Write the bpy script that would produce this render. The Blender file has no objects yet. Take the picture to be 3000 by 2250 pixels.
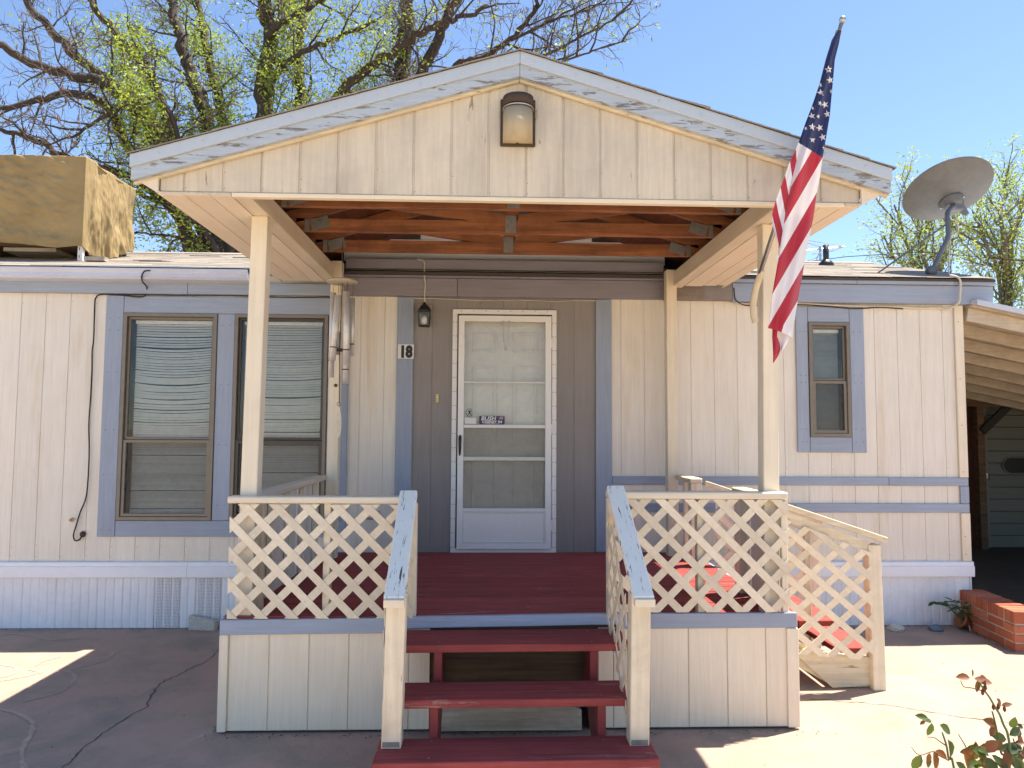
import bpy, bmesh, math, random
from mathutils import Vector, Matrix, noise
R = math.radians
S = bpy.context.scene
COL = S.collection
random.seed(7)

# ------------------------------------------------------------------ camera
CF, CPITCH, CYAW, CROLL = 2080.0, .0633, .0341, .0059
CPOS = Vector((0, -6.03, 1.645))
_fw = Vector((math.sin(CYAW)*math.cos(CPITCH), math.cos(CYAW)*math.cos(CPITCH), math.sin(CPITCH)))
_rt = Vector((math.cos(CYAW), -math.sin(CYAW), 0)); _up = _rt.cross(_fw)
_r2 = _rt*math.cos(CROLL)+_up*math.sin(CROLL); _u2 = _up*math.cos(CROLL)-_rt*math.sin(CROLL)
cam = bpy.data.cameras.new('camera'); cam.sensor_width = 36; cam.lens = CF/3000*36; cam.clip_end = 2000; cam.clip_start = .02
camo = bpy.data.objects.new('camera', cam); COL.objects.link(camo)
m = Matrix((_r2, _u2, -_fw)).transposed().to_4x4(); m.translation = CPOS; camo.matrix_world = m
S.camera = camo

# ------------------------------------------------------------------ sky, sun, exposure
SUN = Vector((.345, .145, 1.0)).normalized()          # direction towards the sun
w = bpy.data.worlds.new('World'); S.world = w; w.use_nodes = True
nt = w.node_tree; bg = nt.nodes['Background']
sk = nt.nodes.new('ShaderNodeTexSky'); sk.sky_type = 'NISHITA'; sk.sun_disc = False
sk.sun_elevation = math.asin(SUN.z); sk.sun_rotation = math.atan2(SUN.x, SUN.y)
sk.altitude = 1500; sk.air_density = 1.0; sk.dust_density = .6; sk.ozone_density = 2.2
nt.links.new(sk.outputs[0], bg.inputs[0]); bg.inputs[1].default_value = .073
sl = bpy.data.lights.new('sun', 'SUN'); sl.energy = 3.6; sl.angle = R(.5); sl.color = (1, .92, .79)
so = bpy.data.objects.new('sun', sl); COL.objects.link(so); so.rotation_euler = SUN.to_track_quat('Z', 'Y').to_euler(); so.location = SUN*30
S.view_settings.view_transform = 'Standard'; S.view_settings.look = 'None'
S.view_settings.exposure = 1.85; S.view_settings.gamma = 1; S.view_settings.use_curve_mapping = False
S.render.engine = 'CYCLES'; S.cycles.use_denoising = True
S.cycles.use_adaptive_sampling = True; S.cycles.adaptive_threshold = .02; S.cycles.max_bounces = 8; S.cycles.diffuse_bounces = 4; S.cycles.transparent_max_bounces = 16; S.cycles.caustics_reflective = False; S.cycles.caustics_refractive = False

# ------------------------------------------------------------------ helpers
def ray(px, py):
    u, v = px-1500, py-1125; c, s = math.cos(CROLL), math.sin(CROLL)
    u, v = u*c+v*s, -u*s+v*c
    return _fw*CF+_rt*u-_up*v
def at(px, py, y):
    r = ray(px, py); return CPOS+r*((y-CPOS.y)/r.y)
def atz(px, py, z=0.):
    r = ray(px, py); return CPOS+r*((z-CPOS.z)/r.z)

WL = {}                                             # world location of every parent
def wl(o): return WL.get(o.name, Vector((0, 0, 0))) if o else Vector((0, 0, 0))
def thing(name, label, cat, loc=(0, 0, 0), group=None):
    o = bpy.data.objects.new(name, None); COL.objects.link(o); o.location = loc; o.empty_display_size = .1
    WL[o.name] = Vector(loc); tag(o, label, cat, group); return o
def tag(o, label=None, cat=None, group=None, kind=None):
    if label: o['label'] = label
    if cat: o['category'] = cat
    if group: o['group'] = group
    if kind: o['kind'] = kind
    return o
def link(name, me, mat, parent, loc, kind=None):
    if mat and not me.materials: me.materials.append(mat)
    o = bpy.data.objects.new(name, me); COL.objects.link(o)
    if parent: o.parent = parent
    o.location = Vector(loc)-wl(parent); WL[o.name] = Vector(loc)
    if kind: o['kind'] = kind
    return o
_cache = {}
def bx(name, x0, x1, y0, y1, z0, z1, mat, parent, bev=.003):
    dx, dy, dz = abs(x1-x0), abs(y1-y0), abs(z1-z0)
    bev = min(bev, min(dx, dy, dz)*.3)
    k = (round(dx, 4), round(dy, 4), round(dz, 4), mat.name, round(bev, 5))
    if k not in _cache:
        b = bmesh.new(); bmesh.ops.create_cube(b, size=1)
        for v in b.verts: v.co.x *= dx; v.co.y *= dy; v.co.z *= dz
        if bev > 0: bmesh.ops.bevel(b, geom=b.edges[:], offset=bev, segments=1, affect='EDGES')
        me = bpy.data.meshes.new(name); b.to_mesh(me); b.free(); _cache[k] = me
    return link(name, _cache[k], mat, parent, ((x0+x1)/2, (y0+y1)/2, (z0+z1)/2))

class MB:
    def __init__(s): s.v = []; s.f = []; s.uv = None
    def add(s, vs, fs):
        n = len(s.v); s.v += [tuple(v) for v in vs]; s.f += [tuple(i+n for i in f) for f in fs]; return s
    def box(s, x0, x1, y0, y1, z0, z1):
        return s.add([(x, y, z) for x in (x0, x1) for y in (y0, y1) for z in (z0, z1)], [(0, 1, 3, 2), (4, 6, 7, 5), (0, 4, 5, 1), (2, 3, 7, 6), (0, 2, 6, 4), (1, 5, 7, 3)])
    def prism(s, poly, d):                             # poly: 3D points, extruded by d
        n = len(poly); d = Vector(d); a = [Vector(p) for p in poly]
        return s.add(a+[p+d for p in a], [tuple(range(n))[::-1], tuple(range(n, 2*n))]+[(i, (i+1) % n, n+(i+1) % n, n+i) for i in range(n)])
    def bar(s, a, b, w, t, side):                      # a plank from a to b, w along side, t across
        a, b = Vector(a), Vector(b); d = (b-a).normalized(); sd = Vector(side); sd = (sd-d*sd.dot(d)).normalized(); n = d.cross(sd)
        q = [sd*(w/2)+n*(t/2), -sd*(w/2)+n*(t/2), -sd*(w/2)-n*(t/2), sd*(w/2)-n*(t/2)]
        return s.add([a+v for v in q]+[b+v for v in q], [(0, 1, 2, 3), (7, 6, 5, 4)]+[(i+4, (i+1) % 4+4, (i+1) % 4, i) for i in range(4)])
    def tube(s, pts, r, n=8, cap=True):
        pts = [Vector(p) for p in pts]; k = len(pts); rs = r if isinstance(r, (list, tuple)) else [r]*k
        t0 = (pts[1]-pts[0]).normalized(); u = t0.orthogonal().normalized(); base = len(s.v)
        for i, p in enumerate(pts):
            t = (pts[min(i+1, k-1)]-pts[max(i-1, 0)])
            t = t.normalized() if t.length > 1e-9 else t0
            u = u-t*u.dot(t); u = u.normalized() if u.length > 1e-6 else t.orthogonal().normalized(); v = t.cross(u)
            for j in range(n):
                a = 2*math.pi*j/n; s.v.append(tuple(p+(u*math.cos(a)+v*math.sin(a))*rs[i]))
        for i in range(k-1):
            for j in range(n):
                a = base+i*n+j; b = base+i*n+(j+1) % n; s.f.append((a, b, b+n, a+n))
        if cap: s.f.append(tuple(base+j for j in range(n))[::-1]); s.f.append(tuple(base+(k-1)*n+j for j in range(n)))
        return s
    def lathe(s, prof, n=20, M=None):                  # prof: (radius, height)
        M = M or Matrix(); base = len(s.v)
        for r, z in prof:
            for j in range(n):
                a = 2*math.pi*j/n; s.v.append(tuple(M @ Vector((r*math.cos(a), r*math.sin(a), z))))
        for i in range(len(prof)-1):
            for j in range(n):
                a = base+i*n+j; b = base+i*n+(j+1) % n; s.f.append((a, b, b+n, a+n))
        s.f.append(tuple(base+j for j in range(n))[::-1]); s.f.append(tuple(base+(len(prof)-1)*n+j for j in range(n)))
        return s
    def grid(s, fn, nu, nv, uv=False):
        b = len(s.v)
        for j in range(nv+1):
            for i in range(nu+1): s.v.append(tuple(fn(i/nu, j/nv)))
        for j in range(nv):
            for i in range(nu):
                a = b+j*(nu+1)+i; s.f.append((a, a+1, a+nu+2, a+nu+1))
        return s
    def build(s, name, mat, parent=None, smooth=False, bev=0, kind=None, origin=None, weld=False):
        if origin is None:
            n = len(s.v); xs = [v[0] for v in s.v]; ys = [v[1] for v in s.v]; zs = [v[2] for v in s.v]
            origin = Vector(((min(xs)+max(xs))/2, (min(ys)+max(ys))/2, min(zs)))
        o = Vector(origin); me = bpy.data.meshes.new(name)
        me.from_pydata([(v[0]-o.x, v[1]-o.y, v[2]-o.z) for v in s.v], [], s.f)
        if bev or weld:
            b = bmesh.new(); b.from_mesh(me)
            if weld: bmesh.ops.remove_doubles(b, verts=b.verts[:], dist=1e-4)
            bmesh.ops.recalc_face_normals(b, faces=b.faces[:])
            if bev: bmesh.ops.bevel(b, geom=b.edges[:], offset=bev, segments=1, affect='EDGES')
            b.to_mesh(me); b.free()
        elif not smooth or True:
            b = bmesh.new(); b.from_mesh(me); bmesh.ops.recalc_face_normals(b, faces=b.faces[:]); b.to_mesh(me); b.free()
        if smooth:
            for p in me.polygons: p.use_smooth = True
        me.update()
        return link(name, me, mat, parent, o, kind)

def text(name, body, size, mat, parent, loc, bold=0., shear=0., align='CENTER', sx=1., depth=.0006):
    c = bpy.data.curves.new(name, 'FONT'); c.body = body; c.size = size; c.offset = bold; c.shear = shear; c.extrude = depth; c.align_x = align; c.resolution_u = 3
    o = bpy.data.objects.new(name, c); COL.objects.link(o); dg = bpy.context.evaluated_depsgraph_get()
    me = bpy.data.meshes.new_from_object(o.evaluated_get(dg)); bpy.data.objects.remove(o)
    for v in me.vertices: x, y, z = v.co; v.co = (x*sx, -z, y)
    b = bmesh.new(); b.from_mesh(me); bmesh.ops.recalc_face_normals(b, faces=b.faces[:]); b.to_mesh(me); b.free()
    me.materials.clear()
    return link(name, me, mat, parent, loc)

# ------------------------------------------------------------------ materials
def N(nt, t, **k):
    n = nt.nodes.new(t)
    for a, b in k.items(): setattr(n, a, b)
    return n
def mix(nt, f, a, b, mode='MIX'):
    n = N(nt, 'ShaderNodeMix', data_type='RGBA', blend_type=mode); L = nt.links.new
    for i, x in ((0, f), (6, a), (7, b)):
        if hasattr(x, 'is_linked'): L(x, n.inputs[i])
        elif i == 0: n.inputs[0].default_value = x
        else: n.inputs[i].default_value = (*x, 1)
    return n.outputs[2]
def ramp(nt, f, p0, p1, a=(0, 0, 0), b=(1, 1, 1)):
    n = N(nt, 'ShaderNodeValToRGB'); n.color_ramp.elements[0].position = p0; n.color_ramp.elements[1].position = p1
    n.color_ramp.elements[0].color = (*a, 1); n.color_ramp.elements[1].color = (*b, 1); nt.links.new(f, n.inputs[0]); return n.outputs[0]
def nz(nt, vec, scale, detail=5, rough=.55, dist=0.):
    n = N(nt, 'ShaderNodeTexNoise'); n.inputs['Scale'].default_value = scale; n.inputs['Detail'].default_value = detail
    n.inputs['Roughness'].default_value = rough; n.inputs['Distortion'].default_value = dist; nt.links.new(vec, n.inputs['Vector']); return n.outputs[0]
def vmap(nt, vec, sc, rot=(0, 0, 0)):
    n = N(nt, 'ShaderNodeMapping'); n.inputs['Scale'].default_value = sc; n.inputs['Rotation'].default_value = rot; nt.links.new(vec, n.inputs[0]); return n.outputs[0]
def base(name):
    m = bpy.data.materials.new(name); m.use_nodes = True; nt = m.node_tree; p = nt.nodes['Principled BSDF']
    g = N(nt, 'ShaderNodeNewGeometry').outputs['Position']; return m, nt, p, g
def bump(nt, p, h, strength, dist=.01):
    b = N(nt, 'ShaderNodeBump'); b.inputs['Strength'].default_value = strength; b.inputs['Distance'].default_value = dist
    nt.links.new(h, b.inputs['Height']); nt.links.new(b.outputs[0], p.inputs['Normal'])
STR = {'x': (.06, 1, 1), 'y': (1, .06, 1), 'z': (1, 1, .06), None: (1, 1, 1)}
def paint(name, col, grain=None, gs=60, gvar=.12, stain=.14, ss=1.6, scol=None, rough=.62, bs=.35, bd=.004, rnd=.06, wear=0, wcol=(.24, .2, .17), wp=.62, wscale=9, metallic=0, spec=.4, streak=None):
    m, nt, p, g = base(name); L = nt.links.new
    v = vmap(nt, g, STR[grain]); n1 = nz(nt, v, gs, 6, .6)
    c = mix(nt, ramp(nt, n1, .3, .7), [x*(1-gvar) for x in col], [min(1, x*(1+gvar*.6)) for x in col])
    n2 = nz(nt, g, ss, 5, .65, .4); sc_ = scol or [x*.62 for x in col]
    f = N(nt, 'ShaderNodeMath', operation='MULTIPLY'); L(ramp(nt, n2, .42, .78), f.inputs[0]); f.inputs[1].default_value = stain*2.2
    c = mix(nt, f.outputs[0], c, sc_)
    if rnd:
        oi = N(nt, 'ShaderNodeObjectInfo'); mr = N(nt, 'ShaderNodeMapRange'); mr.inputs[3].default_value = 1-rnd; mr.inputs[4].default_value = 1+rnd*.6
        L(oi.outputs['Random'], mr.inputs[0]); h = N(nt, 'ShaderNodeHueSaturation'); L(c, h.inputs['Color']); L(mr.outputs[0], h.inputs['Value']); c = h.outputs[0]
    if streak:
        sn = nz(nt, vmap(nt, g, (1, 1, .10)), streak[1], 5, .6, .2); f2 = N(nt, 'ShaderNodeMath', operation='MULTIPLY'); L(ramp(nt, sn, streak[2], streak[2]+.16), f2.inputs[0]); f2.inputs[1].default_value = streak[3]; c = mix(nt, f2.outputs[0], c, streak[0])
    hgt = n1
    if wear:
        v2 = vmap(nt, g, {'x': (.14, 1, 1), 'y': (1, .14, 1), 'z': (1, 1, .14), None: (1, 1, 1)}[grain])
        n3 = nz(nt, v2, wscale, 9, .68, .3); wf = ramp(nt, n3, wp, wp+.035)
        c = mix(nt, wf, c, mix(nt, ramp(nt, n1, .35, .65), [x*.55 for x in wcol], wcol)); hgt = mix(nt, .5, n1, ramp(nt, n3, wp+.02, wp-.02))
    L(c, p.inputs['Base Color']); p.inputs['Roughness'].default_value = rough; p.inputs['Metallic'].default_value = metallic
    p.inputs['Specular IOR Level'].default_value = spec
    if bs: bump(nt, p, hgt, bs, bd)
    return m
def plain(name, col, rough=.5, metallic=0, spec=.5, var=.1, scale=20, bs=0):
    return paint(name, col, None, scale, var, .06, 3, None, rough, bs, .002, .03, metallic=metallic, spec=spec)

CREAM = (.60, .525, .42)
M = {}
M['siding'] = paint('siding_paint', (.775, .72, .62), 'z', 55, .07, .10, 1.1, (.50, .42, .31), .7, .45, .004, .035, streak=((.58, .46, .29), 5.5, .56, .55))
M['skirtcream'] = paint('skirt_board_paint', (.84, .74, .565), 'z', 55, .07, .12, 1.4, (.55, .46, .33), .7, .45, .004, .035)
M['gable'] = paint('gable_paint', (.62, .545, .425), 'z', 45, .12, .30, 3.2, (.42, .37, .31), .7, .6, .005, .05, wear=1, wp=.655, wscale=15, wcol=(.36, .27, .19), streak=((.40, .34, .27), 9, .54, .55))
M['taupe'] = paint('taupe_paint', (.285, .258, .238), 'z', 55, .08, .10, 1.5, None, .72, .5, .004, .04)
M['cream_z'] = paint('cream_post_paint', (.77, .68, .52), 'z', 30, .08, .12, 2.5, (.46, .37, .24), .6, .4, .004, .04)
M['cream_x'] = paint('cream_rail_paint', (.77, .68, .52), 'x', 30, .08, .12, 2.5, (.46, .37, .24), .6, .4, .004, .04)
M['cream_y'] = paint('cream_beam_paint', (.70, .61, .47), 'y', 30, .10, .16, 2.0, (.42, .34, .23), .65, .4, .004, .04)
M['lattice'] = paint('lattice_paint', (.77, .675, .51), None, 40, .08, .18, 5, (.48, .38, .25), .65, .35, .002, .13, wear=1, wp=.70, wscale=22, wcol=(.34, .28, .2))
M['soffit'] = paint('soffit_paint', (.76, .66, .52), 'y', 40, .06, .10, 1.4, (.52, .40, .27), .7, .4, .003, .03)
M['blue_x'] = paint('blue_grey_paint', (.32, .372, .455), 'x', 55, .10, .14, 2, (.27, .27, .31), .6, .45, .004, .07)
M['blue_z'] = paint('blue_grey_trim_paint', (.32, .372, .455), 'z', 55, .10, .14, 2, (.27, .27, .31), .6, .45, .004, .07)
M['greyviolet'] = paint('grey_violet_paint', (.27, .255, .29), 'x', 50, .12, .18, 1.6, (.21, .19, .18), .65, .5, .004, .05)  # grey violet paint of the fascia and header boards at the porch
M['deckblue'] = paint('deck_edge_paint', (.37, .43, .56), 'x', 40, .14, .12, 2, (.25, .28, .37), .55, .7, .006, .04)
M['metalblue'] = paint('pale_blue_metal', (.45, .51, .575), None, 30, .04, .10, 2, (.48, .50, .53), .4, .1, .001, .03, spec=.5)
M['peel'] = paint('peeling_blue_paint', (.42, .48, .55), 'x', 60, .14, .16, 3, (.36, .38, .42), .65, .8, .006, .03, wear=1, wp=.56, wscale=38, wcol=(.29, .265, .24))
M['flash'] = paint('flashing_paint', (.13, .22, .32), None, 20, .05, .12, 3, None, .45, .1, .001, .05)
M['gutter'] = paint('gutter_paint', (.56, .60, .70), None, 20, .04, .14, 2.5, (.42, .43, .48), .4, .1, .001, .03)
M['deck'] = paint('red_deck_paint', (.40, .092, .082), 'x', 70, .34, .28, 3, (.28, .085, .078), .75, .8, .006, .14, wear=1, wp=.625, wscale=20, wcol=(.50, .28, .24), spec=.12)
M['tread'] = paint('red_tread_paint', (.34, .076, .068), 'x', 45, .30, .28, 3.5, (.17, .042, .040), .75, .8, .006, .05, wear=1, wp=.60, wscale=10, wcol=(.47, .20, .16), spec=.12)
M['stringer'] = paint('red_stringer_paint', (.26, .04, .042), None, 30, .12, .15, 4, None, .5, .3, .003, .05)
M['truss'] = paint('stained_truss_wood', (.305, .115, .045), 'x', 30, .50, .50, 3.4, (.12, .04, .016), .6, .5, .004, .14)
M['roofdeck'] = paint('stained_roof_sheathing', (.13, .04, .018), 'y', 30, .45, .5, 2.4, (.06, .03, .02), .7, .7, .006, .1)
M['rawwood'] = paint('dark_raw_wood', (.145, .085, .045), 'x', 22, .55, .3, 3, (.05, .03, .018), .75, .6, .005, .1)
M['greywood'] = paint('weathered_grey_wood', (.56, .48, .36), 'x', 16, .55, .25, 4, (.19, .15, .11), .8, .8, .006, .05)
M['oldcream_x'] = paint('weathered_cream_wood', (.70, .60, .42), 'x', 26, .22, .2, 5, (.38, .30, .19), .7, .8, .006, .05, wear=1, wp=.63, wscale=14, wcol=(.24, .19, .13))
M['oldcream_z'] = paint('weathered_cream_post', (.76, .67, .50), 'z', 26, .16, .2, 5, (.40, .32, .2), .7, .8, .006, .05, wear=1, wp=.66, wscale=14, wcol=(.24, .19, .13))
M['plate'] = paint('galvanised_plate', (.26, .245, .23), None, 40, .2, .2, 8, None, .5, .3, .002, .1, metallic=.4)
M['white'] = paint('white_vinyl', (.82, .83, .86), None, 20, .03, .10, 2.0, (.55, .52, .50), .5, .1, .001, .03)
M['skirt'] = paint('skirting_vinyl', (.80, .81, .84), None, 20, .03, .16, 2.2, (.47, .44, .41), .5, .1, .001, .04)
M['door'] = paint('storm_door_white', (.80, .78, .74), None, 30, .03, .08, 3, (.58, .54, .48), .4, .1, .001, .02)
M['innerdoor'] = paint('inner_door_paint', (.66, .65, .57), None, 30, .04, .10, 2, None, .5, .1, .001, .02)
M['bronze'] = plain('bronze_frame', (.07, .058, .046), .45, .3)
M['bronze2'] = plain('tan_aluminium_frame', (.20, .17, .13), .45, .2)
M['black'] = plain('black_metal', (.018, .018, .019), .45)
M['brown'] = plain('dark_brown_plastic', (.075, .055, .038), .8, 0, .2)
M['cord'] = plain('black_rubber', (.025, .022, .022), .6)
M['wire'] = plain('white_cable', (.62, .56, .46), .5)
M['steel'] = plain('dull_steel', (.45, .44, .42), .35, .9)
M['chime'] = paint('weathered_aluminium', (.72, .70, .67), 'z', 30, .1, .3, 9, (.36, .33, .30), .42, .1, .001, .05, metallic=.35)
M['brass'] = plain('brass', (.45, .33, .14), .4, .6)
M['dish'] = paint('dish_grey', (.135, .135, .13), None, 30, .10, .30, 5, (.19, .19, .175), .6, .1, .001, 0)
M['dishdark'] = plain('dish_mount_grey', (.135, .14, .145), .5, .2)
M['pvc'] = plain('yellowed_pvc', (.62, .51, .33), .45)
M['label'] = plain('white_label', (.75, .72, .68), .5)
M['ink'] = plain('black_ink', (.012, .012, .014), .5)
M['navy'] = plain('navy_print', (.012, .014, .075), .4)
M['stickred'] = plain('red_print', (.50, .06, .06), .5)
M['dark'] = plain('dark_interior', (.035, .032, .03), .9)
M['blindw'] = plain('blind_slat', (.64, .63, .585), .5)
M['stone'] = paint('blue_grey_stone', (.17, .21, .25), None, 40, .2, .2, 9, None, .7, .4, .003)
M['foam'] = paint('chipped_masonry', (.58, .55, .48), None, 60, .25, .25, 12, None, .85, .7, .004)
M['clay'] = plain('terracotta', (.33, .13, .055), .75)
M['stem'] = plain('green_stem', (.09, .13, .045), .6)
M['mortar'] = paint('mortar', (.46, .40, .32), None, 80, .25, .25, 9, None, .9, .7, .004)
M['greenboard'] = paint('pale_green_boards', (.16, .168, .145), 'x', 40, .12, .2, 2, (.16, .18, .15), .7, .3, .003, .05)
M['redbrown'] = paint('red_brown_boards', (.15, .055, .032), 'z', 40, .2, .2, 2, None, .75, .3, .003, .05)
M['knotty'] = paint('knotty_pale_boards', (.52, .455, .355), 'x', 30, .16, .3, 5, (.28, .23, .16), .7, .5, .004, .08, wear=1, wp=.70, wscale=12, wcol=(.30, .15, .08))
M['carportmetal'] = paint('carport_edge_metal', (.58, .62, .68), None, 20, .04, .15, 2, None, .4, .1, .001)

def mk_crackpaint():
    m, nt, p, g = base('cracked_pale_blue_rail'); L = nt.links.new
    v = vmap(nt, g, (1, .07, .07)); n = nz(nt, v, 85, 6, .72, .5); cr = ramp(nt, n, .60, .62)
    c = mix(nt, nz(nt, g, 14, 4), (.80, .775, .69), (.87, .84, .745)); c = mix(nt, cr, c, (.10, .10, .095))
    L(c, p.inputs['Base Color']); p.inputs['Roughness'].default_value = .65
    p.inputs['Specular IOR Level'].default_value = .2; bump(nt, p, ramp(nt, n, .63, .57), .8, .006); return m
M['crack'] = mk_crackpaint()
def mk_concrete():
    m, nt, p, g = base('painted_concrete'); L = nt.links.new
    big = nz(nt, g, .55, 6, .6, .5); mid = nz(nt, g, 2.6, 8, .68, .3); fine = nz(nt, g, 60, 6, .75); spk = nz(nt, g, 210, 3, .7)
    c = mix(nt, ramp(nt, big, .38, .62), (.415, .27, .208), (.39, .295, .228))
    c = mix(nt, ramp(nt, mid, .43, .64), c, (.29, .225, .175))
    f = N(nt, 'ShaderNodeMath', operation='MULTIPLY'); L(ramp(nt, fine, .45, .8), f.inputs[0]); f.inputs[1].default_value = .35
    c = mix(nt, f.outputs[0], c, (.46, .35, .265)); st_ = nz(nt, g, 1.1, 7, .7, .9); c = mix(nt, ramp(nt, st_, .56, .70), c, (.25, .215, .165)); hl = nz(nt, vmap(nt, g, (1, .25, 1), (0, 0, .6)), 7, 8, .75, .5); c = mix(nt, ramp(nt, hl, .63, .70), c, (.50, .40, .31)); c = mix(nt, ramp(nt, spk, .60, .66), c, (.17, .13, .10))
    L(c, p.inputs['Base Color']); p.inputs['Roughness'].default_value = .82; bump(nt, p, mix(nt, .4, fine, mid), .35, .006); return m
M['concrete'] = mk_concrete()
M['earth'] = paint('dry_earth', (.42, .32, .22), None, 4, .25, .3, .3, None, .95, .5, .02, 0)
def mk_brick():
    m, nt, p, g = base('red_brick'); L = nt.links.new
    oi = N(nt, 'ShaderNodeObjectInfo'); c = mix(nt, oi.outputs['Random'], (.36, .095, .045), (.47, .16, .08))
    n = nz(nt, g, 40, 7, .7); c = mix(nt, ramp(nt, n, .5, .8), c, (.24, .08, .05)); L(c, p.inputs['Base Color']); p.inputs['Roughness'].default_value = .85
    bump(nt, p, n, .6, .004); return m
M['brick'] = mk_brick()
def mk_shingle():
    m, nt, p, g = base('asphalt_shingle'); L = nt.links.new
    n = nz(nt, g, 130, 4, .7); k = nz(nt, vmap(nt, g, (.5, 1, 1)), 6, 5, .6)
    c = mix(nt, ramp(nt, n, .35, .7), (.20, .17, .138), (.41, .36, .30)); c = mix(nt, ramp(nt, k, .45, .7), c, (.22, .19, .165))
    oi = N(nt, 'ShaderNodeObjectInfo'); L(c, p.inputs['Base Color']); p.inputs['Roughness'].default_value = .95; bump(nt, p, n, .6, .004); return m
M['shingle'] = mk_shingle()
M['shingledark'] = plain('shingle_edge', (.07, .062, .058), .9)
def mk_tarp():
    m, nt, p, g = base('canvas_tarp'); L = nt.links.new
    n = nz(nt, vmap(nt, g, (1, 1, 1.6)), 3.2, 7, .62, .35); fine = nz(nt, g, 160, 3)
    c = mix(nt, ramp(nt, n, .35, .68), (.265, .185, .08), (.345, .25, .112)); c = mix(nt, .12, c, (.25, .17, .07)); L(c, p.inputs['Base Color'])
    p.inputs['Roughness'].default_value = .9; bump(nt, p, mix(nt, .75, fine, n), .22, .015); return m
M['tarp'] = mk_tarp()
def mk_glass(name, tint, refl=1.0, rough=.01, dirt=.04):
    m, nt, p, g = base(name); L = nt.links.new; nt.nodes.remove(p); out = [n for n in nt.nodes if n.type == 'OUTPUT_MATERIAL'][0]
    tr = N(nt, 'ShaderNodeBsdfTransparent'); tr.inputs[0].default_value = (*tint, 1); gl = N(nt, 'ShaderNodeBsdfGlossy'); gl.inputs['Roughness'].default_value = rough
    df = N(nt, 'ShaderNodeBsdfDiffuse'); df.inputs[0].default_value = (.6, .6, .56, 1)
    lw = N(nt, 'ShaderNodeLayerWeight'); lw.inputs[0].default_value = .5; pw = N(nt, 'ShaderNodeMath', operation='POWER'); L(lw.outputs['Facing'], pw.inputs[0]); pw.inputs[1].default_value = 5
    mu = N(nt, 'ShaderNodeMath', operation='MULTIPLY_ADD'); L(pw.outputs[0], mu.inputs[0]); mu.inputs[1].default_value = .9; mu.inputs[2].default_value = .026*refl
    nn = nz(nt, g, 5, 6, .7, 1.0); b = N(nt, 'ShaderNodeBump'); b.inputs['Strength'].default_value = .06; b.inputs['Distance'].default_value = .02; L(nz(nt, g, 2.2, 2), b.inputs['Height']); L(b.outputs[0], gl.inputs['Normal'])
    m0 = N(nt, 'ShaderNodeMixShader'); f0 = N(nt, 'ShaderNodeMath', operation='MULTIPLY'); L(ramp(nt, nn, .4, .8), f0.inputs[0]); f0.inputs[1].default_value = dirt*3
    L(f0.outputs[0], m0.inputs[0]); L(tr.outputs[0], m0.inputs[1]); L(df.outputs[0], m0.inputs[2])
    m1 = N(nt, 'ShaderNodeMixShader'); L(mu.outputs[0], m1.inputs[0]); L(m0.outputs[0], m1.inputs[1]); L(gl.outputs[0], m1.inputs[2]); L(m1.outputs[0], out.inputs[0]); return m
M['glass'] = mk_glass('window_glass', (.975, .985, .97), 1.0, .01, .02)
M['doorglass'] = mk_glass('door_glass', (.975, .975, .975), 1.0, .01, .03)
def mk_screen():
    m, nt, p, g = base('insect_screen'); L = nt.links.new; nt.nodes.remove(p); out = [n for n in nt.nodes if n.type == 'OUTPUT_MATERIAL'][0]
    tr = N(nt, 'ShaderNodeBsdfTransparent'); df = N(nt, 'ShaderNodeBsdfDiffuse'); df.inputs[0].default_value = (.07, .068, .068, 1); mx = N(nt, 'ShaderNodeMixShader'); mx.inputs[0].default_value = .15
    L(tr.outputs[0], mx.inputs[1]); L(df.outputs[0], mx.inputs[2]); L(mx.outputs[0], out.inputs[0]); return m
M['screen'] = mk_screen()
def mk_frost():
    m, nt, p, g = base('yellowed_diffuser'); p.inputs['Base Color'].default_value = (.60, .52, .38, 1); p.inputs['Roughness'].default_value = .6; p.inputs['Specular IOR Level'].default_value = .25
    n = nz(nt, vmap(nt, g, (1, 1, .3)), 14, 5); nt.links.new(mix(nt, ramp(nt, n, .45, .8), (.43, .355, .235), (.33, .245, .13)), p.inputs['Base Color']); return m
M['frost'] = mk_frost()
def leafmat(name, c0, c1, trans=.45):
    m, nt, p, g = base(name); L = nt.links.new; out = [n for n in nt.nodes if n.type == 'OUTPUT_MATERIAL'][0]
    c = mix(nt, ramp(nt, nz(nt, g, 3.5, 4), .38, .64), c0, c1); L(c, p.inputs['Base Color']); p.inputs['Roughness'].default_value = .55
    t = N(nt, 'ShaderNodeBsdfTranslucent'); L(mix(nt, .35, c, (.5, .6, .05)), t.inputs[0]); mx = N(nt, 'ShaderNodeMixShader'); mx.inputs[0].default_value = trans
    L(p.outputs[0], mx.inputs[1]); L(t.outputs[0], mx.inputs[2]); L(mx.outputs[0], out.inputs[0]); return m
M['leaf'] = leafmat('spring_leaf', (.14, .22, .035), (.34, .42, .07))
M['leafpale'] = leafmat('pale_spring_leaf', (.27, .37, .11), (.40, .47, .17))
M['leafgreen'] = leafmat('rose_leaf_green', (.022, .05, .016), (.08, .12, .025), .25)
M['leafred'] = leafmat('rose_leaf_red', (.12, .022, .018), (.24, .065, .022), .38)
M['leafpot'] = leafmat('pot_plant_leaf', (.03, .09, .025), (.07, .16, .04), .3)
M['pods'] = plain('dry_seed_pods', (.20, .12, .085), .8)
M['bark'] = paint('bark', (.066, .051, .041), 'z', 16, .4, .3, 3, None, .9, .9, .02, 0)
M['twig'] = plain('twig_bark', (.125, .10, .08), .85)
M['palebark'] = plain('pale_bark', (.13, .12, .085), .85)
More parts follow.
